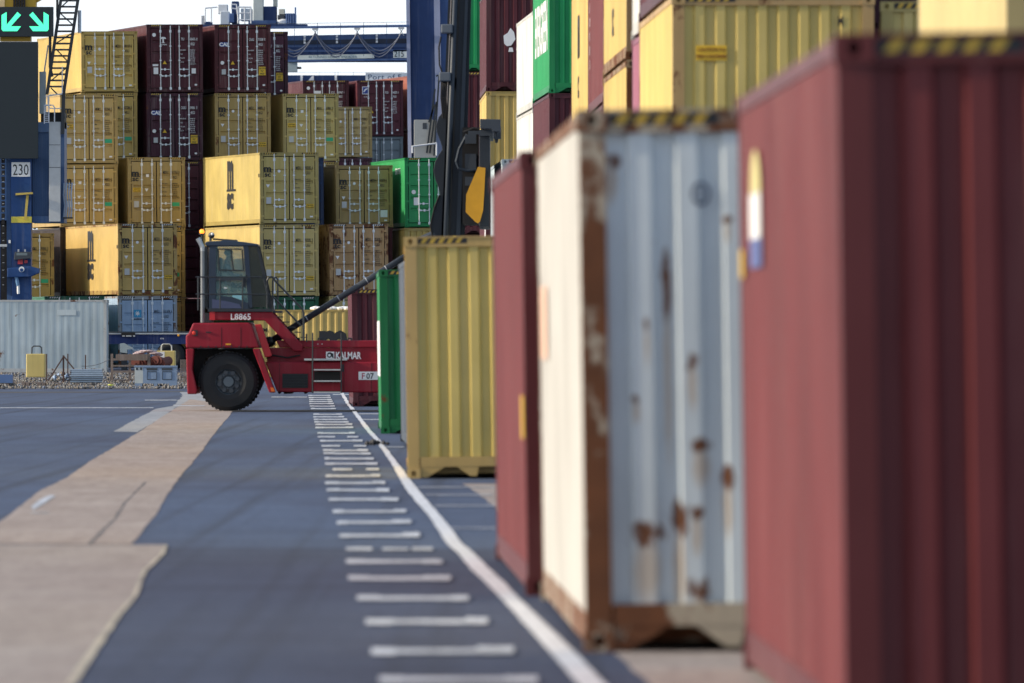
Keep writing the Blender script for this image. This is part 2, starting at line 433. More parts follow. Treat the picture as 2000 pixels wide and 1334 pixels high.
# dark expansion groove under the lift truck
poly_sheet('ground_groove', [(452, 804.6), (740, 804.6), (740, 802.6), (452, 802.6)], flat('groove', (.012, .013, .018), .9), .013)
poly_sheet('ground_groove', [(-40, 768), (100, 767.5), (360, 766), (360, 764.5), (-40, 765.5)], flat('kerb_dirt', (.05, .05, .06), .9), .005)

# ------------------------------------------------------------------ container meshes
CW = 2.438; HC = 2.896; STD = 2.591
_cm = {}
def cached(fn):
    def w(*a):
        k = (fn.__name__,) + a
        if k not in _cm: _cm[k] = fn(*a)
        return _cm[k]
    return w
def holed(mb, o, u, v, n, w, h, rw, rh, dep):
    """plate w x h at centre o spanned by u, v with outward normal n and an oval recess"""
    o, u, v, n = Vector(o), Vector(u), Vector(v), Vector(n)
    sq = [(1, 0), (1, 1), (0, 1), (-1, 1), (-1, 0), (-1, -1), (0, -1), (1, -1)]
    vs = [o + u * a * w / 2 + v * b * h / 2 for a, b in sq]
    el = [(math.cos(math.pi * i / 4), math.sin(math.pi * i / 4)) for i in range(8)]
    vs += [o + u * a * rw + v * b * rh for a, b in el]
    vs += [o - n * dep + u * a * rw + v * b * rh for a, b in el]
    fs = [(i, (i + 1) % 8, (i + 1) % 8 + 8, i + 8) for i in range(8)] + [(i + 8, (i + 1) % 8 + 8, (i + 1) % 8 + 16, i + 16) for i in range(8)] + [list(range(16, 24))]
    mb.add(vs, fs)
@cached
def casting_mesh():
    mb = MB(); a, b, c = .162, .178, .118
    holed(mb, (0, -b / 2, 0), (1, 0, 0), (0, 0, 1), (0, -1, 0), a, c, .030, .036, .06)
    holed(mb, (0, b / 2, 0), (-1, 0, 0), (0, 0, 1), (0, 1, 0), a, c, .030, .036, .06)
    holed(mb, (-a / 2, 0, 0), (0, -1, 0), (0, 0, 1), (-1, 0, 0), b, c, .036, .036, .05)
    holed(mb, (a / 2, 0, 0), (0, 1, 0), (0, 0, 1), (1, 0, 0), b, c, .036, .036, .05)
    holed(mb, (0, 0, c / 2), (1, 0, 0), (0, 1, 0), (0, 0, 1), a, b, .030, .055, .05)
    holed(mb, (0, 0, -c / 2), (-1, 0, 0), (0, 1, 0), (0, 0, -1), a, b, .030, .055, .05)
    return mb.mesh('corner_casting')
@cached
def frame_mesh(L, H, door):
    mb = MB()
    for x0, x1 in ((.012, .152), (CW - .152, CW - .012)):
        mb.box(x0, x1, .014, .13, .118, H - .118); mb.box(x0, x1, L - .13, L - .014, .118, H - .118)
    for x0, x1 in ((.010, .075), (CW - .075, CW - .010)):
        mb.box(x0, x1, .18, L - .18, H - .085, H - .012)
    for x0, x1 in ((.014, .062), (CW - .062, CW - .014)):
        mb.box(x0, x1, .18, L - .18, .045, .205)
    ends = ((.016, .12, -1), (L - .12, L - .016, 1))
    for i, (y0, y1, sg) in enumerate(ends):
        d = door if i == 0 else (not door)
        mb.box(.163, CW - .163, y0, y1, H - (.145 if d else .125), H - .004)
        if sg < 0: mb.box(.155, CW - .155, .004, .10, H - .020, H - .0005)
        if d: mb.box(.163, CW - .163, y0, y1, .03, .17)
        else:
            mb.box(.163, CW - .163, y0, y1, .135, .255)
            for m in (0, 1):
                for pts in ([(.165, .134), (.165, .01), (.24, .01), (.46, .134)], [(.60, .134), (.76, .02), (.84, .02), (.86, .134)]):
                    q = [(CW - x, z) if m else (x, z) for x, z in pts]
                    mb.prism(q, y0 + .004, y0 + .03)
    return mb.mesh('frame')
@cached
def side_mesh(L, H, right):
    mb = MB(); pts = []
    y = .131; pts.append((y, .018)); k = 0
    while y < L - .45:
        for dy, o in ((.072, .018), (.068, .052), (.070, .052), (.068, .018)):
            y += dy; pts.append((y, o))
    pts.append((L - .131, .018))
    z0, z1 = .2, H - .08
    vs = []
    for y, o in pts:
        x = CW - o if right else o
        vs += [(x, y, z0), (x, y, z1)]
    n = len(pts)
    fs = [(2 * i, 2 * i + 1, 2 * i + 3, 2 * i + 2) for i in range(n - 1)]
    if right: fs = [f[::-1] for f in fs]
    mb.add(vs, fs); return mb.mesh('side_wall')
@cached
def shallow_side_mesh(L, H):
    mb = side_mesh(L, H, False).copy()
    for v in mb.vertices: v.co.x = .018 + (v.co.x - .018) * .12
    return mb
@cached
def end_mesh(L, H, near):
    mb = MB(); pts = [(.150, .055)]; x = .165
    while x < CW - .30:
        for dx, o in ((.095, .080), (.026, .034), (.103, .034), (.026, .080)):
            x += dx; pts.append((x, o))
    pts.append((CW - .150, .080))
    pts = [(min(p[0], CW - .150), p[1]) for p in pts]
    z0, z1 = .24, H - .11; vs = []
    for x, o in pts:
        y = o if near else L - o
        vs += [(x, y, z0), (x, y, z1)]
    fs = [(2 * i, 2 * i + 2, 2 * i + 3, 2 * i + 1) for i in range(len(pts) - 1)]
    if not near: fs = [f[::-1] for f in fs]
    mb.add(vs, fs); return mb.mesh('end_wall')
@cached
def roof_mesh(L, H): return MB().box(.07, CW - .07, .1, L - .1, H - .05, H - .02).mesh('roof')
@cached
def floor_mesh(L):
    mb = MB().box(.055, CW - .055, .1, L - .1, .16, .2)
    for i in range(int(L / .6)): mb.box(.062, CW - .062, .3 + i * .6, .345 + i * .6, .05, .159)
    return mb.mesh('floor')
@cached
def leaf_mesh(H, right):
    mb = MB(); x0, x1 = (.180, 1.198) if not right else (1.242, CW - .180)
    z0, z1 = .200, H - .182; y = .030; e = .075
    mb.box(x0, x0 + e, y, y + .05, z0, z1); mb.box(x1 - e, x1, y, y + .05, z0, z1)
    mb.box(x0 + e, x1 - e, y, y + .05, z0, z0 + .08); mb.box(x0 + e, x1 - e, y, y + .05, z1 - .08, z1)
    zz = [z0 + .08]; prof = [(z0 + .08, y + .010)]
    n = 5; step = (z1 - z0 - .16) / n
    for i in range(1, n):
        c = z0 + .08 + i * step
        prof += [(c - .055, y + .010), (c - .040, y + .062), (c + .030, y + .062), (c + .060, y + .010)]
    prof.append((z1 - .08, y + .010))
    vs = []
    for z, yy in prof: vs += [(x0 + e, yy, z), (x1 - e, yy, z)]
    mb.add(vs, [(2 * i, 2 * i + 1, 2 * i + 3, 2 * i + 2) for i in range(len(prof) - 1)])
    # hinges
    hx = (.075, .185) if not right else (CW - .185, CW - .075)
    for i in range(4):
        c = z0 + .12 + i * (z1 - z0 - .24) / 3
        mb.box(hx[0], hx[1], -.002, .035, c - .035, c + .035)
    return mb.mesh('door')
@cached
def gasket_mesh(H): return MB().box(.153, CW - .153, .094, .11, .171, H - .146).mesh('door_seal')
@cached
def bar_mesh(H):
    mb = MB(); mb.tube((0, .006, .10), (0, .006, H - .06), .019, 6)
    for z in (.16, H - .30): mb.box(-.045, .045, -.016, .028, z - .05, z + .06)
    for z in (.75, H * .47, H * .68): mb.box(-.045, .045, -.010, .028, z - .022, z + .022)
    return mb.mesh('locking_bar')
@cached
def handle_mesh(): 
    mb = MB().box(-.02, .37, -.03, -.012, -.014, .014).box(.13, .20, -.034, .01, -.05, .05).box(-.03, .05, -.028, .01, -.03, .03)
    return mb.mesh('door_handle')
@cached
def hazard_mesh(H, front_only, k):
    mb = MB(); a, b = ((.20, .72),)[0] if front_only else ((.20, .66), (CW - .66, CW - .20))[k]
    n = 5; w = (b - a) / n; z0, z1 = H - .078, H - .012
    for i in range(n):
        x = a + i * w
        mb.add([(x, .013, z0), (x + w * .5, .013, z0), (x + w * 1.0, .013, z1), (x + w * .5, .013, z1)], [(0, 1, 2, 3)])
    return mb.mesh('hazard_stripe')
@cached
def hazback_mesh(H, front_only, k):
    a, b = (.17, .76) if front_only else ((.17, .70), (CW - .70, CW - .17))[k]
    return MB().box(a, b, .0145, .0155, H - .086, H - .005).mesh('hazard_panel')

VR = random.Random(11)
def container(px, S=None, d=None, z=0.0, H=HC, L=12.192, yaw=None, vp=None, xfar=None, col=YEL, face='doors', label='', group=None,
              rust=.15, framecol=None, framerust=None, haz=None, marks=None, lean=0.0, lite=False, spots=None, dirt=.35, key='', rough=.42):
    """px = pixel column of the near left edge; the near end faces the camera"""
    if d is None: d = F / S
    if d > 420 and not lite:
        j = VR.uniform(.84, 1.08); col = (col[0] * j, col[1] * j * VR.uniform(.96, 1.03), col[2] * j * VR.uniform(.85, 1.15)); dirt = min(1, dirt + VR.uniform(-.1, .35)); rust += VR.uniform(-.03, .10)
    X = (px - 1000) / F * d
    if yaw is None:
        if xfar is not None: yaw = math.atan2(X - (xfar - 1000) / F * (d + L), L)
        else: yaw = math.atan2(-(vp - 1000) / F, 1)
    root = thing('shipping_container', (X, d, z), label, 'shipping container', group, (0, lean, yaw))
    body = paint(col, rust, rough, dirt, key)
    fr = paint(framecol or tuple(q * .78 for q in col), rust + .30 if framerust is None else framerust, rough, dirt, key + 'f')
    fm = inst('frame', frame_mesh(L, H, face == 'doors'), fr, root)
    for r in (0, 1): inst('side_wall', side_mesh(L, H, bool(r)), body, root)
    inst('roof', roof_mesh(L, H), body, root); inst('floor', floor_mesh(L), fr, root)
    endm = paint(col, rust, rough, dirt, key + 'e', spots) if spots else body
    if face == 'doors': inst('end_wall', end_mesh(L, H, False), body, root)
    else:
        inst('end_wall', end_mesh(L, H, True), endm, root); inst('end_wall', end_mesh(L, H, False), body, root)
    cm = casting_mesh()
    for x in (.081, CW - .081):
        for y in (.089, L - .089):
            for zz in (.059, H - .059): inst('corner_casting', cm, fr, root, (x, y, zz))
    root['_L'] = L; root['_H'] = H
    if face == 'doors':
        inst('door_seal', gasket_mesh(H), BLACK, root)
        leaves = []
        for r in (0, 1):
            lf = inst('door', leaf_mesh(H, bool(r)), body, root); leaves.append(lf)
            if lite: continue
            for x in ((.60, 1.03) if not r else (1.41, 1.83)):
                inst('locking_bar', bar_mesh(H), ROD, lf, (x, 0, 0))
            inst('door_handle', handle_mesh(), ROD, lf, (.62 if not r else 1.43, 0, .98))
            inst('door_handle', handle_mesh(), ROD, lf, (.66 if not r else 1.47, 0, .70))
        if marks: marks(root, leaves, H)
    elif marks: marks(root, None, H)
    if haz:
        fo = face != 'doors'
        for k in ((0,) if fo else (0, 1)):
            hb = inst('hazard_panel', hazback_mesh(H, fo, k), INK, root)
            inst('hazard_stripe', hazard_mesh(H, fo, k), HAZW if haz == 'w' else HAZY, hb)
    del root['_L'], root['_H']
    return root

# door markings -----------------------------------------------------
YF = -.004 + .030      # just proud of the door face
def quad(x0, x1, z0, z1, y=.026): return MB().box(x0, x1, y, y + .003, z0, z1)
def id_text(root, leaf, H, code, num, typ, ink, lines=True, top=.62):
    z = H - top - .07
    def row(items, z, h, sx):
        for t, x in items:
            if t: mb = MB(); put_text(mb, t, x, .026, z, h, .008, sx); mb.build('lettering', ink, leaf)
    row(((code, 1.49), (num, 1.87)), z, .125, .46)
    row(((typ, 1.90),), z - .21, .125, .5)
    if lines:
        z2 = H - 1.12
        for i, (a, b) in enumerate((('MAX.GROSS', '30.480 KGS'), ('', '67.200 LBS'), ('TARE', '3.870 KGS'), ('', '8.530 LBS'), ('PAYLOAD', '26.610 KGS'), ('', '58.670 LBS'), ('CU.CAP.', '76.4 CU.M'), ('', '2.700 CU.FT'))):
            row(((a, 1.45), (b, 1.88)), z2 - i * .085, .052, .62)
def msc_logo(leaf, H, x=.17, top=.62, k=1.0):
    mb = MB(); z = H - top
    put_text(mb, 'm', x, .026, z - .15 * k, .26 * k, .035, 1.15)
    mb.box(x - .02 * k, x + .36 * k, .026, .029, z - .19 * k, z - .165 * k)
    put_text(mb, 'sc', x + .03 * k, .026, z - .36 * k, .20 * k, .03, 1.15)
    mb.build('logo', INK, leaf)
def sticker(name, parent, x0, x1, z0, z1, mat, txt=None, tm=None, y=.024):
    s = MB().box(x0, x1, y, y + .003, z0, z1).build(name, mat, parent)
    if txt:
        h = (z1 - z0) / (len(txt) * 1.6)
        for i, t in enumerate(txt): mb = MB(); put_text(mb, t, (x0 + x1) / 2, y - .003, z1 - h * (1.4 + i * 1.5), h, .02, .75, align='CENTER'); mb.build('lettering', tm or INK, s)
    return s
def tri(parent, x, z, r, up, mat, y=.024):
    q = [(x - r, z - r * .8), (x + r, z - r * .8), (x, z + r * .9)] if up else [(x - r, z + r * .8), (x + r, z + r * .8), (x, z - r * .9)]
    MB().prism(q, y, y + .003).build('warning_mark', mat, parent)
def disc(name, parent, x, z, r, mat, y=.024, n=16, rx=None):
    MB().prism([(x + (rx or r) * math.cos(2 * math.pi * i / n), z + r * math.sin(2 * math.pi * i / n)) for i in range(n)], y, y + .003).build(name, mat, parent)
def msc(code='MEDU', num='950285  6', typ='45G1', cau=None, green=False, sq=False, blank=False, nologo=False):
    def f(root, lv, H):
        if not nologo: msc_logo(lv[0], H)
        id_text(root, lv[1], H, code, num, typ, INK)
        if sq: sticker('sticker', lv[0], .78, .90, H - .82, H - .70, STW)
        else: disc('sticker', lv[0], .80, H - .76, .06, STW)
        tri(lv[0], .34 if not sq else .80, H - 1.36, .08, False, STW)
        sticker('data_plate', lv[0], .27, .47, .82, 1.08, GALV)
        if cau == 'l': sticker('sticker', lv[0], .22, .56, H - 1.44, H - 1.26, STY, ('CAUTION', '9ft 6in HIGH'))
        if cau == 'r': sticker('sticker', lv[1], 1.90, 2.22, .62, .80, STY, ('CAUTION', '9ft 6in HIGH'))
        if green: sticker('sticker', lv[1], 1.88, 2.18, .86, 1.02, STG)
        if blank: sticker('sticker', lv[1], 1.90, 2.20, .42, .72, STW)
        sticker('sticker', lv[1], 2.06, 2.18, .26, .32, STW)
    return f
def leased(logo, code, num, typ='45G1', caution=True, logoblue=True):
    def f(root, lv, H):
        mb = MB()
        if logo == 'CAI':
            if logoblue: sticker('sticker', lv[0], .24, .60, H - .94, H - .74, STB)
            put_text(mb, 'CAI', .20, .020, H - .91, .15, .045, 1.1); mb.build('logo', WHITEP, lv[0])
        elif logo == 'TRITON':
            mb.prism([(.72 + .13 * math.cos(a), H - .62 + .09 * math.sin(a)) for a in [math.pi * i / 8 for i in range(9)]], .022, .025)
            mb.box(.69, .75, .022, .025, H - .76, H - .621); mb.prism([(.62, H - .79), (.82, H - .79), (.75, H - .761), (.69, H - .761)], .022, .025)
            put_text(mb, 'TRITON', .72, .022, H - .89, .06, .02, 1.0, align='CENTER'); mb.build('logo', WHITEP, lv[0])
        elif logo == 'F':
            s = sticker('logo', lv[0], .28, .62, H - .72, H - .32, STW)
            MB().box(.31, .59, .020, .0225, H - .69, H - .35).build('logo_field', STB, s)
            MB().prism([(.34, H - .60), (.42, H - .44), (.56, H - .40), (.56, H - .46), (.46, H - .50), (.40, H - .60)], .016, .019).build('logo_mark', STW, s)
            put_text(mb, 'FLORENS', .36, .024, H - .88, .05, .01, .9); mb.build('lettering', WHITEP, lv[0])
        elif logo == 'OOCL': disc('sticker', lv[0], .30, H - .40, .09, STW); sticker('sticker', lv[0], .62, .96, H - .70, H - .54, STW)
        id_text(root, lv[1], H, code, num, typ, WHITEP)
        if logo in ('CAI', 'TRITON', 'F'): tri(lv[0], .78, H - 1.62, .09, True, STY)
        if logo == 'CAI': disc('sticker', lv[0], .33, H - 1.62, .08, STW); sticker('data_plate', lv[0], .30, .48, .78, 1.0, GALV)
        if logo == 'TRITON':
            disc('sticker', lv[0], .33, H - .45, .08, STW); sticker('data_plate', lv[0], .30, .50, .78, 1.06, STW); sticker('sticker', lv[0], .26, .50, 1.12, 1.20, STW)
            sticker('sticker', lv[1], 1.94, 2.12, .80, 1.02, STW)
        if caution: sticker('sticker', lv[1], 1.90, 2.20, .74, 1.10, STY, ('CAUTION', "9'6''", 'HIGH'))
        disc('sticker', lv[1], 2.12, .32, .04, STW, rx=.06)
    return f
def side_msc(root, L, H, far=True, code=True, sx=1.0, yc=None):
    """tall black logo on the left side wall"""
    mb = MB(); yc = yc or L * .52
    put_text(mb, 'm', yc + 1.35 * sx, .014, H * .47, 1.15, .035, 1.5 * sx, 'side')
    mb.box(.014, .017, yc - 1.4 * sx, yc + 1.5 * sx, H * .43, H * .455)
    put_text(mb, 'sc', yc + 1.25 * sx, .014, H * .16, .72, .03, 1.6 * sx, 'side')
    mb2 = MB()
    for v in mb.v: pass
    o = mb.build('logo', INK, root)
    return o
def side_text(root, s, y, z, h, mat, bold=.02, sx=1.0, name='lettering'):
    mb = MB(); put_text(mb, s, .012, y, z, h, bold, sx, 'side')
    # put_text(side) takes x first
    return mb.build(name, mat, root)
def side_put(root, s, y, z, h, mat, bold=.02, sx=1.0, name='lettering'):
    mb = MB(); put_text(mb, s, .012, y, z, h, bold, sx, 'side'); return mb.build(name, mat, root)

B0 = .475                   # yard level at the far stacks
def zt(*hs): return B0 + sum(hs)
BV = -3400                 # vanishing column of the far stacks
gY = 'yellow containers in the far stacks'; gM = 'maroon containers in the far stacks'
LN = R(-.45)
def column(px, S, tiers, vp=BV, base=None, **kw):
    z = B0 if base is None else base; out = []
    for t in tiers:
        t = dict(t); t.pop('n', None); dx = t.pop('dx', 0)
        H = t.get('H', HC)
        out.append(container(px + dx, S=S, z=z, vp=vp, lean=LN, **{**kw, **t})); z += H + .028
    return out

# ---- C1: bright sided stack with the beacon in front
c = column(508, 48.28, [
    dict(col=DGRN, haz='w', label='dark green container squeezed under the pale yellow stack behind the cab windscreen', key='a'),
    dict(col=YEL2, L=13.716, haz='y', marks=msc('MEDU', '950282  3', 'L5G1', 'r'), label='pale yellow long container numbered 950282 right behind the lift truck cab', group=gY, key='b'),
    dict(col=YEL2, L=13.716, haz='y', marks=msc('MEDU', '950285  6', 'L5G1', 'r'), label='pale yellow long container numbered 950285 with sunlit side, above the lift truck cab', group=gY, key='b')])
def side_logo_far(root, L, H):
    mb = MB(); yc = L * .50
    put_text(mb, 'm', .012, yc + .95, H * .53, 1.6, .055, .84, "side")
    mb.box(.012, .015, yc - 1.0, yc + 1.15, H * .485, H * .515)
    put_text(mb, 'sc', .012, yc + 1.05, H * .25, .88, .05, 1.45, "side")
    mb.build('logo', INK, root)
side_logo_far(c[2], 13.716, HC)
side_put(c[2], 'MEDU', .42, 1.9, .14, INK, .02, .8); side_put(c[1], 'MEDU', .42, 1.9, .14, INK, .02, .8)
# ---- C2: yellow over light blue
c = column(231, 48.4, [
    dict(col=LBL, L=13.716, haz='w', rust=.42, framecol=(.3, .33, .36), framerust=.75, key='c', label='light blue rust-streaked container behind the blue trailer bed',
         marks=None),
    dict(col=YEL, L=13.716, haz='w', rust=.38, framerust=.8, marks=msc('MEDU', '957264  0', 'L5G1', 'r'), label='rust spotted yellow container with sunlit side, on top of the light blue one', group=gY, key='d')], base=.51)
side_logo_far(c[1], 13.716, HC)
side_put(c[1], 'MEDU', .42, 1.9, .14, INK, .02, .8)
lv = [o for o in c[0].children if o.name.startswith('door') and not o.name.startswith('door_seal')]
lv.sort(key=lambda o: o.data.vertices[0].co.x)
id_text(c[0], lv[1], HC, 'MAEU', '816 674  6', 'L5G1', INK)
lg = MB().box(.66, .96, .022, .025, HC - .86, HC - .56).build('logo', STLB, lv[0])
st = []
for i in range(14):
    a = math.pi * i / 7 + .2; r = .125 if i % 2 == 0 else .05
    st.append((.81 + r * math.cos(a), HC - .71 + r * math.sin(a)))
MB().prism(st, .018, .021).build('logo_star', WHITEP, lg)
mb = MB(); put_text(mb, 'MAERSK', .81, .022, HC - .97, .065, .02, 1.1, align='CENTER'); mb.build('lettering', INK, lv[0])
# ---- C3
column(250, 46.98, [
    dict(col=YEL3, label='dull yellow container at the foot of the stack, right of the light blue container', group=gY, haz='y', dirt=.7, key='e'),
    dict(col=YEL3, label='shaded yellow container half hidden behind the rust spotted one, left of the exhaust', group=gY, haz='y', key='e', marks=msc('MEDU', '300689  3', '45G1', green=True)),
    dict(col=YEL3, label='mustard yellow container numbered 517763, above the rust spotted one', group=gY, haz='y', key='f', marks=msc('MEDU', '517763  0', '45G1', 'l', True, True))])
# ---- C4
column(287, 45.87, [
    dict(col=MAR, label='maroon container at the base of the stack behind the exhaust pipe', group=gM, lite=True, key='g'),
    dict(col=MAR, label='maroon container in deep shade behind the orange beacon', group=gM, lite=True, key='g'),
    dict(col=MAR, label='shaded maroon container under the one numbered 694961', group=gM, haz='y', key='g'),
    dict(col=MAR2, label='dark purple container numbered 694961 with white CAI lettering, one below the top', group=gM, haz='y', key='h', marks=leased('CAI', 'CAXU', '694961  0')),
    dict(col=MAR, label='maroon container numbered 430476 with a white tree logo, top left maroon box', group=gM, haz='y', key='i', marks=leased('TRITON', 'TIIU', '430476  8', caution=False))])
# ---- C5
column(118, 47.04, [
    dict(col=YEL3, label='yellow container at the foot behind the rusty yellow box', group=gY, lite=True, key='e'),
    dict(col=(.03, .02, .02), label='container coloured dark as gap shade, behind the sunlit side of the rusty yellow box', group=gY, lite=True, key='e'),  # near-black colour stands in for the shade in the gap beside it
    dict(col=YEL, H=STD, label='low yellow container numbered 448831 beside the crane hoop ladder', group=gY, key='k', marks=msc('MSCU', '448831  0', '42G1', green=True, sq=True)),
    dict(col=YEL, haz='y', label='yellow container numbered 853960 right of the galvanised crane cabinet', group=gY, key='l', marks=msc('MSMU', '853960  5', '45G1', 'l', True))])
# ---- C6
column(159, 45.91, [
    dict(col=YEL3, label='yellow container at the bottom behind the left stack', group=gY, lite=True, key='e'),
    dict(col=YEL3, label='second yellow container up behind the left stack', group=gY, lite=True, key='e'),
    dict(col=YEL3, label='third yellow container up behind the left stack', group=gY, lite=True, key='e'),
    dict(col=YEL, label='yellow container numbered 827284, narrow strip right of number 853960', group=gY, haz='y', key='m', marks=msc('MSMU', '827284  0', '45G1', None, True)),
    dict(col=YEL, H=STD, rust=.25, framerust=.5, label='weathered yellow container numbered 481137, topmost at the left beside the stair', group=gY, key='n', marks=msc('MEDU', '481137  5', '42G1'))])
# ---- C7
column(420, 45.81, [
    dict(col=YEL3, label='yellow container at the foot of the middle stack, hidden behind the cab', group=gY, lite=True, key='e'),
    dict(col=YEL3, label='yellow container second from the foot, behind the pale yellow pair', group=gY, lite=True, key='e'),
    dict(col=YEL3, label='yellow container third from the foot, behind the pale yellow pair', group=gY, lite=True, key='e'),
    dict(col=YEL3, rust=.3, label='golden yellow container numbered 448851 under the maroon CAI box', group=gY, haz='y', key='o', marks=msc('MEDU', '448851  0', '45G1', 'r')),
    dict(col=MAR, label='maroon container numbered 719208 with white CAI lettering, top of the middle stack', group=gM, haz='y', key='p', marks=leased('CAI', 'CAAU', '719208  0'))])
# ---- C8
column(456, 44.8, [dict(col=MAR, label='maroon container %s from the ground behind the CAI stack' % w, group=gM, lite=True, key='g') for w in ('first', 'second', 'third', 'fourth')] +
    [dict(col=MAR2, label='maroon container numbered 719611, narrow strip right of number 719208', group=gM, haz='y', key='q', marks=leased('', 'CAXU', '719611  0'))])
# ---- C9
column(553, 45.75, [
    dict(col=YEL3, label='yellow container at the foot behind the pale yellow pair, right side', group=gY, lite=True, key='e'),
    dict(col=YEL3, label='yellow container second up behind the pale yellow pair, right side', group=gY, lite=True, key='e'),
    dict(col=YEL3, haz='y', label='yellow container with only its striped top rail showing under number 569861', group=gY, key='e'),
    dict(col=YEL2, label='olive yellow container numbered 569861 with bright white rods and green sticker', group=gY, haz='y', key='r', marks=msc('MSNU', '569861  0', '45G1', 'l', True, True))])
# ---- C12 navy sliver
column(521, 46.85, [dict(col=NAVY, L=6.058, lite=True, label='navy blue short container %s, behind the pale yellow pair' % w, group='navy short containers', key='s') for w in ('at the bottom', 'in the middle', 'on top')])
# ---- C11 / C10
column(644, 48.22, [
    dict(col=YEL2, haz='y', label='yellow container just above the long yellow box, under the rusty door', group=gY, key='t'),
    dict(col=(.44, .27, .12), L=13.716, rust=.60, framerust=.85, haz='w', label='heavily rusted brown yellow container numbered 853038 above the diagonal strut', group=gY, key='u', marks=msc('MEDU', '853038  5', 'L5G1'))], base=.51)
column(656, 46.80, [
    dict(col=MAR, label='maroon container at the foot behind the rusted yellow box', group=gM, lite=True, key='g'),
    dict(col=MAR, label='maroon container behind the rusted yellow box', group=gM, lite=True, key='g'),
    dict(col=YEL3, H=STD, rust=.3, framerust=.55, label='grimy yellow container numbered 418575 with a blank white sticker', group=gY, key='v', marks=msc('MEDU', '418575  1', '42G1', blank=True))])
# ---- C13 green
def green_marks(root, lv, H):
    disc('sticker', lv[0], .38, H - 1.43, .09, STW); sticker('data_plate', lv[0], .38, .62, .92, 1.24, STW)
    id_text(root, lv[1], H, 'EGHU', '912345  0', '45G1', WHITEP)
c = column(791, 46.9, [
    dict(col=YEL3, face='wall', label='yellow container at the foot under the green one', group=gY, key='w'),
    dict(col=YEL, face='wall', label='yellow container directly under the bright green one, left of the mast', group=gY, key='w'),
    dict(col=GRN, haz='y', rust=.0, label='bright green container with white rods, left of the black mast', key='x', marks=green_marks, dirt=.2)], vp=-1900)
side_put(c[2], 'EGHU 912345', 3.4, 2.25, .25, WHITEP, .02, .9)
column(88, 48.63, [dict(col=(.05, .22, .13), haz='w', label='green container whose top edge shows above the white rusty container', key='j')], base=.49)
# ---- C14
column(-8, 47.7, [
    dict(col=(.25, .45, .32), H=STD, label='pale green container under number 793241, top edge showing', key='y'),
    dict(col=YEL3, label='yellow container numbered 793241 between the blue crane leg and the dark gap', group=gY, key='z', marks=msc('MSMU', '793241  5', '45G1', None, True))])
# ---- far group
column(592, 37.7, [dict(col=MAR, label='distant maroon container %s from the ground, left far stack' % w, group=gM, lite=True, key='g') for w in ('first', 'second', 'third', 'fourth')] +
    [dict(col=MAR, haz='y', label='distant maroon container with an oval white sticker, top of the left far stack', group=gM, key='g', marks=leased('OOCL', 'ZCSU', '809967  1', caution=False))])
column(698, 37.7, [dict(col=MAR, label='distant maroon container %s from the ground, right far stack' % w, group=gM, lite=True, key='g') for w in ('first', 'second', 'third')] +
    [dict(col=GRY, label='distant grey blue container under the maroon one with the blue square logo', key='aa', marks=lambda r, lv, H: (sticker('sticker', lv[0], .5, .9, .2, .55, STW), sticker('sticker', lv[1], 1.35, 1.75, .2, .55, STW))),
     dict(col=MAR, haz='y', label='distant maroon container with a blue square logo, below the port sign', group=gM, key='g', marks=leased('F', 'FCIU', '942829  6', caution=False))])
column(636, 38.2, [dict(col=MAR, H=STD, label='distant maroon low container %s from the ground' % w, group=gM, lite=True, key='g') for w in ('first', 'second', 'third')] +
    [dict(col=MAR2, H=STD, label='distant maroon container just under the dull yellow distant one', group=gM, key='g'),
     dict(col=YEL3, H=STD, label='distant dull yellow container, farthest of the yellow doors', group=gY, key='ab', marks=msc('MSMU', '377288  0', '22G1', nologo=True), dirt=.7)])
c = column(802, 37.5, [dict(col=(.30, .09, .06), label='orange red container %s, sliver left of the crane leg' % w, group='orange red containers by the crane leg', lite=True, key='ac', face='wall') for w in ('lowest', 'second up', 'third up', 'fourth up', 'topmost')], base=.8)

# ---- white rusty container, long side to the camera
_w = container(0, d=10, col=(.52, .60, .64), rust=.45, framecol=(.5, .52, .52), framerust=.62, face='wall', yaw=0, label='white rust-streaked container lying long side to the road, at the far left', key='ad', dirt=.8)
p = P(213, 730, 446.8); _w.location = (p.x, 444.4, .315); _w.rotation_euler = (0, 0, R(90.0))
for ch in _w.children:
    if ch.name.startswith('side_wall') and ch.data.vertices[0].co.x < 1: ch.data = shallow_side_mesh(12.192, HC); ch.material_slots[0].link = 'OBJECT'; ch.material_slots[0].material = paint((.44, .54, .60), .45, .55, 1.0, 'adx')
# rotated +90: local +y points to -x, local +x points to +y; local right wall faces far side, left wall (x=0) faces the camera
for y, z, t in ((2.05, 2.45, 'plate'),): MB().box(-.0, .004, 1.2, 1.95, 2.28, 2.5).build('repair_plate', paint((.5, .58, .62), .3, key='pl'), _w)
# ---- long yellow container behind the truck
_y = container(0, d=10, H=STD, col=YEL, rust=.2, face='wall', yaw=0, label='long yellow container lying side-on behind the lift truck body', key='ae')
p = P(495, 605, 427); _y.location = (p.x + 12.192, 427, .19); _y.rotation_euler = (0, 0, R(90.0))
mb = MB(); ax = 12.192 - (622 - 495) / 52.0
put_text(mb, 'm', .010, ax, .82, 1.42, .04, .74, 'side'); mb.build('logo', INK, _y)
mb = MB()
for i, ch in enumerate('MEDU'): put_text(mb, ch, .012, 12.192 - .36, 1.75 - i * .22, .15, .02, 1, 'side')
for i, ch in enumerate('4485'): put_text(mb, ch, .012, 12.192 - .75, 1.45 - i * .22, .15, .02, 1, 'side')
mb.build('lettering', INK, _y)
tp = MB()
for i in range(14): tp.ball((.5 + random.random() * .9, 8.3 + i * .13, STD + .04), .09 + random.random() * .05, 7, 4, 1.2, 1.2, .7)
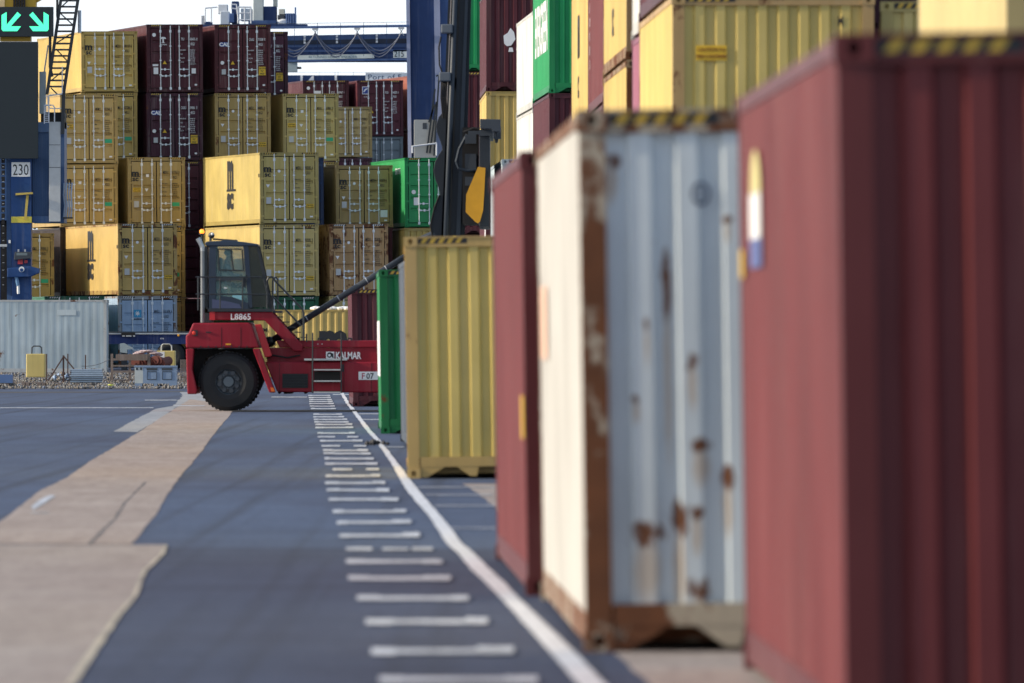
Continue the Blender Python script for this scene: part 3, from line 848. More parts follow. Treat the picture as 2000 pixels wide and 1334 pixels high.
t = tp.build('tarpaulin', WHITEP, None); t.matrix_world = Matrix.Translation(_y.location) @ Matrix.Rotation(R(90), 4, 'Z')
tag(t, 'crumpled white tarpaulin on the roof of the long yellow container', 'tarpaulin')

# ------------------------------------------------------------------ right row on the ground
gR = 'containers standing in a row along the white line'
LE = R(-.85)
container(689, S=78.9, z=0, xfar=681, col=MAR, haz='y', face='wall', label='maroon container behind the lift truck body, farthest on the ground row', group=gR, lean=LE, key='ba')
c = container(744, S=110.5, xfar=738.5, col=(.010, .20, .062), haz='y', face='wall', rust=.12, label='green container on the ground hiding the front of the lift truck', group=gR, lean=LE, key='bb')
MB().box(.004, .008, .5, 10.5, 1.0, 2.0).build('side_panel', WHITEP, c)
container(796, S=127.8, xfar=782, col=(.07, .09, .12), face='wall', label='grey container whose narrow edge shows between the green and yellow ones', group=gR, lean=LE, key='bc')
c = container(795, S=163, xfar=794, col=(.64, .49, .145), haz='y', face='wall', rust=.12, framerust=.42, framecol=(.52, .35, .12), label='yellow container standing on the white line, its ribbed end to the camera', group=gR, lean=LE, key='bd')
c = container(1027, S=300, xfar=968, col=PINK, face='wall', rust=.05, framerust=.30, label='faded pinkish red container between the yellow one and the white one', group=gR, lean=LE, key='be', dirt=.3, rough=.40)
MB().box(.006, .009, .35, 1.05, 1.02, 1.30).build('sticker', STY, c)
spots = [(.47, 1.95, .03, .22), (.34, .62, .11, .085), (.52, .70, .05, .12), (.61, .74, .05, .05), (.64, 1.10, .07, .05), (.60, 1.55, .04, .06), (.30, 1.35, .03, .03), (.62, .33, .07, .08), (.78, .92, .04, .07), (.36, 1.75, .02, .05), (.12, 1.6, .02, .05), (.52, .12, .09, .09), (.80, 2.3, .03, .03), (.18, 2.62, .06, .05)]
c = container(1141, S=366, xfar=1057, col=(.60, .68, .73), haz='y', face='wall', rust=.38, framecol=(.44, .38, .29), framerust=.99,
              label='rusty container with white sides, end coloured blue for shade, brown rusted corner post', group=gR, lean=LE, key='bf', spots=spots, dirt=.5)
for ch in c.children:
    if ch.name.startswith('side_wall'): ch.material_slots[0].material = paint((.52, .515, .49), .12, .45, .45, 'bfw')  # off-white sides; the bluer colour of the end takes in its shade
MB().box(.004, .0075, 9.4, 11.2, 1.55, 2.0).build('sticker', flat('faded_orange', (.85, .55, .40), .5), c)
mb = MB(); n = 20
for i in range(n):
    a, b = 2 * math.pi * i / n, 2 * math.pi * (i + 1) / n
    mb.add([(.66 + r * math.cos(t), .030, 2.44 + r * 1.25 * math.sin(t)) for r, t in ((.036, a), (.052, a), (.052, b), (.036, b))], [(0, 1, 2, 3)])
mb.box(.652, .668, .028, .031, 2.415, 2.465); mb.build('stencil_mark', flat('faded_blue_ink', (.06, .09, .16), .6), c)
c = container(1649, S=488, xfar=1452, col=PINK, haz='y', face='wall', rust=.05, framerust=.12, label='large dark red container nearest the camera at the right edge', group=gR, lean=LE, key='bg', dirt=.3, rough=.40)
MB().box(.004, .007, 8.9, 10.4, 2.02, 2.16).build('emblem', flat('emblem_blue', (.09, .12, .32), .5), c)
MB().box(.003, .0065, 8.95, 10.35, 2.161, 2.38).build('emblem', STW, c)
mb = MB(); pts = [(8.9 + .65 * (1 + math.cos(math.pi * i / 10)), 2.382 + .21 * math.sin(math.pi * i / 10)) for i in range(11)]
mb.add([(.004, y, z) for y, z in pts], [list(range(11))]); mb.build('emblem', flat('emblem_yellow', (.70, .62, .26), .5), c)
MB().box(.004, .007, 11.5, 11.9, 1.98, 2.12).build('sticker', STY, c)
# second row pieces on their right are hidden behind them

# ------------------------------------------------------------------ stacks on the right
def rstack(xf, xn, d, tiers, base=0.0, **kw):
    z = base; out = []
    for t in tiers:
        t = dict(t); H = t.get('H', HC)
        out.append(container(xn, d=d, xfar=xf, z=z, face='wall', **{**kw, **t})); z += H + .006
    return out
gS = 'stacked containers behind the ground row'
rstack(893, 895, 384, [dict(col=MAR, H=STD, label='%s container under the green one right of the mast' % w, group=gS, key='ca') for w in ('lowest maroon', 'second maroon', 'third maroon')] +
       [dict(col=MAR, haz='y', label='maroon striped-top container just right of the mast', group=gS, key='ca'), dict(col=GRN, rust=0, label='green container behind the top of the mast', group=gS, key='cb')])
c = rstack(936, 949, 323, [dict(col=MAR, label='maroon container at the foot right of the spreader', group=gS, key='cc'), dict(col=MAR, label='maroon container with a white band below the spreader', group=gS, key='cc'),
       dict(col=YEL, label='yellow ribbed container behind the black spreader', group=gS, key='cd'), dict(col=MAR, label='maroon container with a white animal-shaped mark, upper middle', group=gS, key='ce')])
mb = MB()
mb.prism([(.52, 1.35), (.60, 1.28), (.72, 1.30), (.84, 1.48), (.80, 1.68), (.70, 1.80), (.62, 1.66), (.50, 1.58)], .024, .028); mb.prism([(.64, 1.12), (.78, 1.12), (.76, 1.24), (.66, 1.24)], .024, .028)
mb.prism([(.86, 1.16), (.94, 1.16), (.94, 1.28), (.87, 1.26)], .024, .028)
mb.build('emblem', WHITEP, c[3])
MB().box(.004, .008, 1.0, 2.6, .2, 2.7).build('side_panel', WHITEP, c[1])
MB().box(.003, .007, 1.0, 2.6, .2, 2.7).build('side_panel', WHITEP, c[0])
rstack(957, 980, 261, [dict(col=LBL, label='light blue container hidden low behind the spreader', group=gS, key='cf', rust=.3), dict(col=(.45, .55, .60), haz='y', rust=.35, label='light blue rusty container below the yellow ribbed one', group=gS, key='cf')])
WT = (.70, .70, .66)
rstack(1008, 1040, 302, [dict(col=WT, H=STD, label='white container %s, left of the green sunlit side' % w, group=gS, key='cg', rust=.1, dirt=.2) for w in ('at ground level', 'second up', 'third up', 'fourth up')])
c = rstack(1040, 1072, 283, [dict(col=MAR, H=STD, label='maroon container %s below the green one' % w, group=gS, key='ch', dirt=.3) for w in ('lowest', 'second up', 'third up')] +
       [dict(col=GRN, rust=0, label='green container with large white lettering on its sunlit side', group=gS, key='ci', dirt=.2)])
side_put(c[3], 'EVERGREEN', 10.6, 1.15, 1.25, WHITEP, .03, 1.0)
c = rstack(1115, 1147, 213, [dict(col=YEL, label='yellow container %s, right of the green end wall' % w, group=gS, key='cj', dirt=.25) for w in ('lowest', 'second up')] + [dict(col=YEL, label='yellow container with vertical black logo between green and pink sides', group=gS, key='cj', dirt=.25), dict(col=YEL, label='top yellow container cut by the frame above the black logo', group=gS, key='cj', dirt=.25)])
mb = MB(); put_text(mb, 'm', .012, 7.6, 1.35, 1.15, .035, 1.3, 'side'); put_text(mb, 'sc', .012, 7.5, .55, .6, .03, 1.4, 'side'); mb.build('logo', INK, c[2])
c = rstack(1147, 1177, 199, [dict(col=PINK, label='faded red container %s, side sunlit' % w, group=gS, key='ck', dirt=.3) for w in ('lowest in its stack', 'second up in its stack')] + [dict(col=PINK, label='faded red container with a column of white code between two yellow sides', group=gS, key='ck', dirt=.3)])
for i, ch in enumerate('OOLU485'): side_put(c[2], ch, 10.8, 2.4 - i * .26, .17, WHITEP, .03, 1.6)
c = rstack(1177, 1222, 168, [dict(col=YEL, label='yellow container at the foot, left of the big yellow one', group=gS, key='cl', framerust=.9, framecol=(.30, .2, .1)), dict(col=YEL, label='yellow container with rusty post, second in its stack', group=gS, key='cl', framerust=.9, framecol=(.30, .2, .1)), dict(col=YEL, label='yellow container with rusty post, third in its stack', group=gS, key='cl', framerust=.9, framecol=(.30, .2, .1))])
for k in (1, 2):
    mb = MB(); put_text(mb, 'm', .012, 7.6, 1.35, 1.05, .035, 1.3, 'side'); put_text(mb, 'sc', .012, 7.5, .55, .6, .03, 1.4, 'side'); mb.build('logo', INK, c[k])
rstack(1233, 1268, 151, [dict(col=MAR2, label='purple maroon container at the foot behind the big yellow stack', group=gS, key='cm', L=6.058), dict(col=(.32, .10, .16), label='purple pink container showing left of the big yellow side', group=gS, key='cn', L=6.058), dict(col=WT, label='white container showing left of the big yellow side', group=gS, key='cg', L=6.058)])
c = rstack(1247, 1312, 136.3, [dict(col=YEL2, label='olive yellow container hidden under the one with the orange caution label', group=gS, key='co'),
       dict(col=(.62, .48, .145), haz='y', rust=.14, framerust=.7, framecol=(.46, .30, .12), label='big olive yellow container with an orange caution label', group=gS, key='co'),
       dict(col=MAR, label='maroon container on top of the big olive yellow one', group=gS, key='cp')])
s = MB().box(.29, .66, .024, .028, 2.11, 2.29).build('sticker', STY, c[1])
mb = MB(); put_text(mb, 'CAUTION 9.6', .475, .020, 2.215, .05, .02, .8, align='CENTER'); put_text(mb, 'HIGH CONTAINER', .475, .020, 2.135, .05, .02, .62, align='CENTER'); mb.build('lettering', flat('brown_ink', (.25, .08, .01), .6), s)
mb = MB(); put_text(mb, 'M', 1.99, .028, 2.52, .13, .01, .5)
mb.build('lettering', INK, c[1])
mb = MB(); put_text(mb, 'm', .012, 4.6, .2, 1.9, .03, 1.0, 'side'); mb.build('logo', INK, c[1])
rstack(1715, 1719, 136.5, [dict(col=YEL2, H=2.82, label='yellow container under the striped one right of the orange caution label', group=gS, key='cq'), dict(col=YEL2, haz='y', label='yellow container with striped top rail behind the sunlit one', group=gS, key='cq')])
rstack(1640, 1700, 152, [dict(col=MAR2, label='dark container %s behind the gap right of the big olive yellow one' % w, group=gS, key='ct') for w in ('lowest', 'second up', 'third up')])
rstack(1790, 1963, 84.6, [dict(col=YEL3, label='yellow container behind the large dark red one', group=gS, key='cr'), dict(col=(.62, .50, .22), label='pale sunlit yellow container above the large dark red one', group=gS, key='cs', dirt=.15)])

# ================================================================== red lift truck
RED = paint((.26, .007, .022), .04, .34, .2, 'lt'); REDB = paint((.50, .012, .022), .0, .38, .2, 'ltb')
BLK = flat('black_steel', (.022, .028, .036), .42); DGREY = flat('dark_steel', (.045, .055, .07), .45)
KD = 264.0; KS = F / KD
def kx(px): return (px - 446) / KS
def kz(py): return (803 - py) / KS
def kp(*pts): return [(kx(a), kz(b)) for a, b in pts]
truck = thing('container_lift_truck', ((446 - 1000) / KS, KD, 0), 'dark red container lift truck with a driver in the raised cab and a black mast', 'lift truck')
def wheel(cx, cy, r, w, parent, dual=False):
    prof = [(r * .44, .02), (r * .60, -.01), (r * .86, .0), (r * .96, .05), (r, .11), (r, w - .11), (r * .96, w - .05), (r * .86, w), (r * .44, w)]
    t = MB().lathe(prof, (0, 0, 0), 56)
    for i in range(44):
        a = 2 * math.pi * i / 44
        u = Vector((math.cos(a), 0, math.sin(a))); v = Vector((-math.sin(a), 0, math.cos(a)))
        for y0, y1 in ((.06, w * .46), (w * .54, w - .06)):
            c = u * (r - .012); vs = []
            for yy in (y0, y1):
                for p, q in ((-.030, 0), (.030, 0), (.026, .032), (-.026, .032)): vs.append(c + v * p + u * q + Vector((0, yy, 0)))
            t.add(vs, [(0, 1, 2, 3), (7, 6, 5, 4), (0, 4, 5, 1), (1, 5, 6, 2), (2, 6, 7, 3), (3, 7, 4, 0)])
    ty = t.build('tyre', flat('tyre_rubber', (.012, .014, .018), .75), parent, (cx, cy, r), smooth=False)
    rm = MB().lathe([(0, .10), (r * .16, .10), (r * .17, .06), (r * .30, .075), (r * .40, .13), (r * .42, .03), (r * .46, .02), (r * .46, w - .03)], (0, 0, 0), 40).build('rim', flat('rim_steel', (.05, .065, .085), .4), parent, (cx, cy, r), smooth=True)
    for i in range(8):
        a = 2 * math.pi * i / 8 + .3
        MB().tube((r * .32 * math.cos(a), .0, r * .32 * math.sin(a)), (r * .32 * math.cos(a), .12, r * .32 * math.sin(a)), .055, 6).build('wheel_nut', DGREY, rm)
    MB().tube((0, .0, 0), (0, .12, 0), .12, 16).build('hub', flat('hub_grey', (.10, .13, .16), .4), rm)
wr = 57.5 / KS
for cy in (.12, 3.3): wheel(0, cy, wr, .42, truck)
fx = kx(985)
for cy in (-.25, .25, 3.2, 3.7): wheel(fx, cy, wr * 1.16, .42, truck)
# rear hood over the wheels
hood = MB().prism(kp((377, 631), (486, 630), (492, 634), (507, 680), (363, 680), (363, 655), (368, 652)), .0, 3.9).build('engine_hood', RED, truck, bevel=.05)
MB().prism(kp((363, 681), (379, 681), (376, 722), (385, 762), (383, 770), (366, 770)), -.03, 3.9).build('counterweight', RED, truck, bevel=.03)
MB().prism(kp((493, 681), (507, 681), (538, 767), (526, 767)), .0, .5).build('fender_strut', RED, truck, bevel=.02)
MB().prism(kp((379, 682), (500, 682), (515, 735), (505, 760), (497, 745), (478, 700), (440, 684), (400, 700), (385, 755), (377, 722)), .55, 3.2).build('wheel_arch', BLACK, truck)
MB().prism(kp((497, 634), (510, 633), (531, 694), (528, 697), (517, 698)), .05, .35).build('hood_flap', REDB, truck, bevel=.02)  # brighter red than the hood, its sunlit look put into the paint
MB().box(kx(376), kx(386), -.03, .02, kz(656), kz(645)).build('tail_lamp_housing', BLK, truck)
MB().ball((kx(379), -.03, kz(650.5)), .045, 10, 6, 1, .5, 1.1).build('tail_lamp', flat('red_lamp', (.7, .05, .03), .3), truck)
MB().box(kx(441), kx(451), -.012, .02, kz(674), kz(671)).build('side_reflector', flat('amber', (.75, .35, .02), .3), truck)
MB().prism(kp((528, 757), (534, 757), (537, 765), (530, 765)), -.02, .01).build('side_reflector', flat('amber_red', (.75, .16, .02), .3), truck)
# cab platform beam and sloping arm
MB().prism(kp((409, 609), (530, 609), (590, 674), (590, 686), (573, 686), (516, 626), (409, 625)), .45, .62).build('platform_beam', RED, truck, bevel=.02)
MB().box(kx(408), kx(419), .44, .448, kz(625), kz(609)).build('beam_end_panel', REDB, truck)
MB().prism(kp((409, 609), (530, 609), (590, 674), (590, 686), (573, 686), (516, 626), (409, 625)), 3.1, 3.27).build('platform_beam', RED, truck)
mb = MB(); put_text(mb, 'L8865', kx(449), .44, kz(624.3), 12 / KS, .02, .98); mb.build('lettering', WHITEP, truck)
MB().box(kx(405), kx(532), .40, 3.3, kz(608.5), kz(603)).build('cab_floor', BLK, truck)
MB().prism(kp((398, 611), (411, 611), (411, 630), (398, 630)), .8, 3.0).build('cab_support', DGREY, truck)
# chassis
MB().prism(kp((538, 665), (905, 665), (905, 679), (545, 679)), .62, 3.3).build('chassis_top', RED, truck, bevel=.02)
MB().box(kx(520), kx(905), .66, 3.25, kz(707), kz(679.3)).build('chassis_frame', RED, truck)
MB().prism(kp((517, 707), (905, 707), (905, 768), (541, 766)), .30, 3.6).build('side_tank', RED, truck, bevel=.03)
MB().box(kx(905), kx(990), .8, 3.1, kz(775), kz(665)).build('front_axle_beam', RED, truck)
# louvre
lv_ = MB().box(kx(551), kx(601), .285, .299, kz(758), kz(730)).build('air_grille', BLACK, truck)
mb = MB()
for i in range(9): mb.box(kx(551), kx(601), .27, .284, kz(757 - i * 3), kz(755.6 - i * 3))
mb.build('grille_slats', BLK, lv_)
# steps
MB().box(kx(613), kx(664), .26, .299, kz(766), kz(725)).build('step_recess', BLACK, truck)
MB().box(kx(613), kx(664), .25, .259, kz(764), kz(747)).build('step_riser', RED, truck)
for y in (722, 744, 766): MB().box(kx(613), kx(665), -.02, .25, kz(y + 1.6), kz(y - .9)).build('step', GALV, truck)
MB().box(kx(594), kx(678), .10, .62, kz(704), kz(700.5)).build('walkway', GALV, truck)
for x in (610.5, 666.5): MB().tube((kx(x), .06, kz(768)), (kx(x), .06, kz(650)), .018).build('handrail_post', BLK, truck)
for x in (598,): MB().tube((kx(x), .5, kz(668)), (kx(x), .5, kz(652)), .02).build('handrail_post', BLK, truck)
for x0, x1 in ((576, 584), (620, 632), (678, 686)): MB().path([(kx(x0), .7, kz(665)), (kx(x0 + 1), .7, kz(661)), (kx(x1 - 1), .7, kz(661)), (kx(x1), .7, kz(665))], .018).build('lifting_eye', BLK, truck)
for x0, x1 in ((541, 548), (552, 572), (592, 600)): MB().prism(kp((x0, 766), (x1, 766), (x1 - 2, 769), (x0 + 2, 770)), .7, 1.4).build('underbody_pipe', BLACK, truck)
s = MB().box(kx(636), kx(652), .645, .655, kz(701), kz(687)).build('logo', WHITEP, truck)
mb = MB(); n = 14; c0 = (kx(642.5), kz(694))
mb.add([(c0[0] + r * math.cos(t), .642, c0[1] + r * math.sin(t)) for i in range(n) for r, t in ((.030, 2 * math.pi * i / n), (.058, 2 * math.pi * i / n))],
       [(2 * i, 2 * i + 1, (2 * i + 3) % (2 * n), (2 * i + 2) % (2 * n)) for i in range(n)])
mb.prism(kp((638, 689.5), (644, 688), (650, 691), (651, 700), (647.5, 698), (646, 692), (641, 690.5)), .640, .643); mb.build('logo_swirl', INK, s)
mb = MB(); put_text(mb, 'KALMAR', kx(654.5), .648, kz(701), 13.6 / KS, .032, .68); mb.build('lettering', WHITEP, truck)
s = MB().box(kx(700), kx(738), .28, .298, kz(742), kz(726)).build('number_plate', STW, truck)
mb = MB(); put_text(mb, 'F', kx(705.5), .276, kz(740), 11.5 / KS, .014, .95); mb.build('lettering', flat('red_ink', (.40, .03, .08), .5), s)
mb = MB(); put_text(mb, '07', kx(715), .276, kz(740), 11.5 / KS, .014, .92); mb.build('lettering', INK, s)
# cab
cy0, cy1 = .95, 2.65
CABM = flat('cab_paint', (.028, .048, .085), .4); CABL = flat('cab_lower_blue', (.09, .11, .22), .45)
MB().prism(kp((398, 474), (402, 471), (440, 469), (474, 472), (502, 476), (503, 480), (400, 480)), cy0 - .05, cy1 + .05).build('cab_roof', CABM, truck, bevel=.02)
for y in (cy0, cy1 - .08):
    MB().prism(kp((406, 479), (420, 479), (419, 603), (406, 603)), y, y + .08).build('cab_pillar', CABM, truck)
    MB().prism(kp((473, 479), (483, 479), (491, 600), (484, 603)), y, y + .08).build('cab_pillar', CABM, truck)
    MB().prism(kp((499, 478), (503, 478), (531, 603), (524, 603)), y, y + .07).build('cab_pillar', BLK, truck)
    MB().prism(kp((419, 592), (431, 578), (450, 580), (484, 592), (486, 603), (419, 603)), y, y + .08).build('cab_panel', CABM, truck)
MB().prism(kp((412, 584), (440, 588), (466, 594), (470, 602), (412, 602)), cy0 - .012, cy0 - .002).build('cab_stripe', CABL, truck)
MB().prism(kp((398, 480), (402, 480), (404, 603), (400, 603)), cy0, cy1).build('cab_rear_frame', BLK, truck)
GL = glassmat('tinted_glass', (.26, .46, .46), .30); GLD = glassmat('dark_glass', (.02, .035, .03), .72); GLR = glassmat('pale_glass', (.22, .36, .36), .55)
gdoor = MB().prism(kp((420, 480), (473, 480), (484, 592), (450, 580), (431, 578), (420, 590)), cy0 + .02, cy0 + .03).build('door_window', GL, truck)
MB().prism(kp((420, 480), (473, 480), (484, 592), (431, 592), (420, 592)), cy1 - .05, cy1 - .04).build('door_window', GL, truck)
# slide window frame
fr_pts = [(424, 486), (471, 486), (474, 528), (426, 527)]
mb = MB()
for a, b in zip(fr_pts, fr_pts[1:] + fr_pts[:1]): mb.bar((kx(a[0]), cy0 - .005, kz(a[1])), (kx(b[0]), cy0 - .005, kz(b[1])), .03, .028)
mb.bar((kx(449), cy0 - .005, kz(486)), (kx(454), cy0 - .005, kz(527)), .03, .024); mb.build('window_frame', BLK, truck)
MB().bar((kx(420), cy0 - .01, kz(545)), (kx(482), cy0 - .01, kz(545)), .05, .06).build('door_rail', DGREY, truck)
MB().prism(kp((483, 480), (500, 480), (526, 600), (490, 600)), cy0 + .03, cy0 + .04).build('side_window', GLD, truck)
MB().prism(kp((483, 480), (500, 480), (526, 600), (490, 600)), cy1 - .05, cy1 - .04).build('side_window', GLD, truck)
MB().add([(kx(501), cy0 + .07, kz(478)), (kx(501), cy1 - .07, kz(478)), (kx(528), cy1 - .07, kz(602)), (kx(528), cy0 + .07, kz(602))], [(0, 1, 2, 3)]).build('windscreen', GLD, truck)
MB().box(kx(472.5), kx(479), cy0 - .22, cy0 - .15, kz(561), kz(543)).build('mirror', BLK, truck)
MB().tube((kx(476), cy0 - .18, kz(545)), (kx(480), cy0 + .02, kz(536)), .012).build('mirror_arm', BLK, truck)
MB().prism(kp((452, 576.5), (470, 576.5), (470, 586), (452, 580)), cy0 - .006, cy0 - .001).build('document_sheet', flat('sheet_pale_blue', (.30, .62, .72), .4), truck)
MB().prism(kp((436, 560), (443, 562), (439, 564), (435, 563)), cy0 - .006, cy0 - .001).build('door_handle', STW, truck)
seat = MB().box(kx(423), kx(441), 1.5, 2.1, kz(571), kz(563)).build('seat', BLK, truck, bevel=.04)
MB().prism(kp((421, 565), (428, 565), (431, 503), (425, 501), (423, 510)), 1.5, 2.1).build('seat_back', BLK, truck, bevel=.04)
MB().box(kx(424), kx(440), 1.6, 2.0, kz(603), kz(571.2)).build('seat_base', DGREY, truck)
MB().tube((kx(478), 1.8, kz(602)), (kx(466), 1.8, kz(556)), .04).build('steering_column', BLK, truck)
mb = MB(); st0 = Vector((kx(465), 1.8, kz(554))); ax = Vector((-.5, 0, 1)).normalized(); u = Vector((0, 1, 0)); w = ax.cross(u)
pts = [st0 + (u * math.cos(2 * math.pi * i / 16) + w * math.sin(2 * math.pi * i / 16)) * .19 for i in range(17)]
mb.path(pts, .016, 6); mb.build('steering_wheel', BLK, truck)
MB().tube((kx(410), 1.2, kz(457)), (kx(408), 1.2, kz(470)), .03).build('lamp_bracket', BLK, truck)
wl = MB().ball((kx(410.5), 1.15, kz(459)), .075, 12, 8).build('work_lamp', BLK, truck, smooth=True)
MB().ball((kx(412), 1.09, kz(456.5)), .035, 10, 6).build('lamp_glass', STW, wl)
MB().tube((kx(413), 1.3, kz(466)), (kx(455), 1.3, kz(469)), .02).build('roof_rail', BLK, truck)
MB().box(kx(434), kx(460), 1.2, 2.2, kz(470), kz(467.5)).build('roof_hatch', DGREY, truck)
# beacon on its pole
MB().tube((kx(390), 2.7, kz(640)), (kx(388), 2.7, kz(455)), .02).build('beacon_pole', BLK, truck)
MB().tube((kx(388), 2.7, kz(456)), (kx(388), 2.7, kz(454)), .07, 12).build('beacon_base', BLK, truck)
MB().ball((kx(388), 2.7, kz(450.5)), .055, 12, 8, 1, 1, 1.1).build('beacon', flat('beacon_orange', (1, .30, .03), .3, 0, 3.0, (1, .20, .015)), truck, smooth=True)
# exhaust
MB().path([(kx(385), .6, kz(465)), (kx(390), .6, kz(474)), (kx(394), .6, kz(482)), (kx(394.5), .6, kz(490))], .055, 10).build('exhaust_outlet', flat('bright_steel', (.50, .54, .58), .3, .7), truck)
MB().tube((kx(394.5), .6, kz(630)), (kx(394.5), .6, kz(486)), .052, 12).build('exhaust_pipe', flat('dull_steel', (.22, .24, .26), .4, .5), truck)
MB().tube((kx(399), .72, kz(600)), (kx(399), .72, kz(490)), .055, 12).build('exhaust_shield', BLK, truck)
# railings
def rail(name, pts, r=.017, y=.42): MB().path([(kx(a), y, kz(b)) for a, b in pts], r).build(name, BLK, truck)
rail('guard_rail', [(381, 541), (509, 541), (514, 545), (521, 572)]); rail('guard_rail', [(381, 574.5), (527, 575)]); 
for x in (386, 429, 473, 521): rail('rail_post', [(x, 541 if x < 500 else 572), (x, 606)])
rail('guard_rail', [(381, 541), (509, 541)], y=3.2)
for x in (386, 429, 473, 505): rail('rail_post', [(x, 541), (x, 606)], y=3.2)
rail('handrail', [(521, 604), (521, 548), (524, 542), (530, 541), (534, 544), (536, 548), (590, 604), (592, 612), (592, 665)], .024, .48)
rail('handrail', [(531, 604), (531, 548), (533, 543), (538, 541.5), (541, 546), (541, 604)], .02, .9)
rail('handrail', [(530, 577), (588, 637)], .022, .48)
MB().box(kx(532), kx(550), .5, 1.1, kz(611), kz(607)).build('landing_step', BLK, truck)
for i in range(5):
    a = i / 4; MB().box(kx(540 + 46 * a), kx(552 + 46 * a), .55, 1.0, kz(620 + 40 * a), kz(618 + 40 * a)).build('stair_tread', BLK, truck)
# driver
def skin(name, verts, edges, mat, parent):
    me = bpy.data.meshes.new(name); me.from_pydata([v[0] for v in verts], edges, []); o = link(name, me, parent)
    sk = o.modifiers.new('skin', 'SKIN'); ss = o.modifiers.new('sub', 'SUBSURF'); ss.levels = ss.render_levels = 1
    if not me.skin_vertices: pass
    lay = me.skin_vertices[0].data if me.skin_vertices else None
    for i, v in enumerate(verts):
        if lay: lay[i].radius = v[1] if isinstance(v[1], tuple) else (v[1], v[1])
    if lay: lay[0].use_root = True
    me.materials.append(mat); return o
px_, pz_ = kx(436), kz(560)
Vd = lambda x, y, z, r: ((px_ + x, 1.8 + y, pz_ + z), r)
bv = [Vd(0, 0, 0, (.15, .12)), Vd(.02, 0, .28, (.14, .11)), Vd(.04, 0, .50, (.15, .09)), Vd(.06, 0, .60, .055), Vd(.085, 0, .70, (.085, .075)), Vd(.095, 0, .80, (.08, .07)),
      Vd(.05, .19, .48, .06), Vd(.16, .24, .26, .045), Vd(.34, .12, .28, .032), Vd(.41, .10, .30, .03),
      Vd(.05, -.19, .48, .06), Vd(.16, -.24, .26, .045), Vd(.34, -.12, .28, .032), Vd(.41, -.10, .30, .03),
      Vd(.42, .10, -.02, .07), Vd(.50, .10, -.42, .05), Vd(.60, .10, -.45, .04), Vd(.42, -.10, -.02, .07), Vd(.50, -.10, -.42, .05), Vd(.60, -.10, -.45, .04), Vd(.19, 0, .71, .02)]
be = [(0, 1), (1, 2), (2, 3), (3, 4), (4, 5), (2, 6), (6, 7), (7, 8), (8, 9), (2, 10), (10, 11), (11, 12), (12, 13), (0, 14), (14, 15), (15, 16), (0, 17), (17, 18), (18, 19), (4, 20)]
driver = skin('person', bv, be, flat('skin', (.42, .24, .17), .5), None)
driver.location = truck.location
tag(driver, 'driver seated in the lift truck cab in a pale grey jacket', 'person')
jv = [(v[0], (tuple(q * 1.13 for q in v[1]) if isinstance(v[1], tuple) else v[1] * 1.2)) for v in bv[:3]] + [(v[0], v[1] * 1.25) for v in bv[6:9]] + [(v[0], v[1] * 1.25) for v in bv[10:13]]
skin('jacket', jv, [(0, 1), (1, 2), (2, 3), (3, 4), (4, 5), (2, 6), (6, 7), (7, 8)], flat('grey_jacket', (.30, .36, .45), .8), driver)
tv = [(v[0], v[1] * 1.15 if not isinstance(v[1], tuple) else tuple(q * 1.08 for q in v[1])) for v in (bv[0], bv[14], bv[15], bv[17], bv[18])]
skin('trousers', tv, [(0, 1), (1, 2), (0, 3), (3, 4)], flat('navy_trousers', (.03, .04, .07), .8), driver)
MB().ball((px_ + .075, 1.8, pz_ + .81), .098, 12, 8, 1.08, .95, .85).build('hair', flat('dark_hair', (.03, .022, .018), .7), driver, smooth=True)
MB().prism([(px_ + .14, pz_ + .40), (px_ + .17, pz_ + .40), (px_ + .2, pz_ + .26), (px_ + .17, pz_ + .26)], 1.62, 1.63).build('reflective_strip', flat('hi_vis', (.75, .72, .35), .5), driver)
# tilt cylinder
a, b = (kx(523), 1.9, kz(668)), (kx(870), 1.9, kz(450))
MB().tube(a, b, 6.2 / KS, 20).build('lift_cylinder', DGREY, truck, smooth=True)
for t in (.21, .39, .55, .66):
    p, q = Vector(a), Vector(b); c0 = p.lerp(q, t); c1 = p.lerp(q, t + .004)
    MB().tube(c0, c1, 6.8 / KS, 20).build('cylinder_band', GALV, truck)
MB().ball(a, .13, 12, 8).build('cylinder_joint', BLK, truck, smooth=True)
# mast
def mast(name, x0t, x1t, x0b, x1b, y0, y1, mat, parent=truck, top=-190, bot=772):
    # columns given at image rows 0 and 450, extended straight
    def at(xa, xb, y): return xa + (xb - xa) * y / 450.0
    return MB().prism(kp((at(x0t, x0b, top), top), (at(x1t, x1b, top), top), (at(x1t, x1b, bot), bot), (at(x0t, x0b, bot), bot)), y0, y1).build(name, mat, parent)
MAST = flat('mast_paint', (.012, .018, .028), .6); MAST2 = flat('mast_tube_paint', (.022, .034, .052), .5)
for y in (.75, 2.95):
    mast('mast_outer_rail', 898, 908, 880, 891, y, y + .3, MAST); mast('mast_rail_edge', 908, 914, 891, 899, y - .05, y + .2, MAST2)
    mast('mast_inner_rail', 882, 888, 862, 868, y + .05, y + .3, MAST); mast('mast_rail_edge', 914, 919, 899, 907, y + .1, y + .3, MAST)
    mast('mast_hose_channel', 875, 881, 856, 861, y + .1, y + .25, MAST)
    MB().tube((kx(896.5), y - .06, kz(-190)), (kx(896.5 - 18 * 962 / 450.0), y - .06, kz(772)), 5.2 / KS, 14).build('mast_cylinder', MAST2, truck, smooth=True)
mast('mast_backing', 876, 910, 859, 896, 1.3, 2.7, MAST)
mast('mast_rod', 879.5, 881.5, 861.5, 863.5, .74, .78, flat('chrome', (.45, .38, .35), .35, .8), top=-190, bot=205)
for y in (-120, 150, 330, 600, 740): 
    x = 873 - 18 * y / 450
    MB().box(kx(x), kx(x + 38), 1.05, 2.95, kz(y + 14), kz(y)).build('mast_crossbeam', MAST, truck)
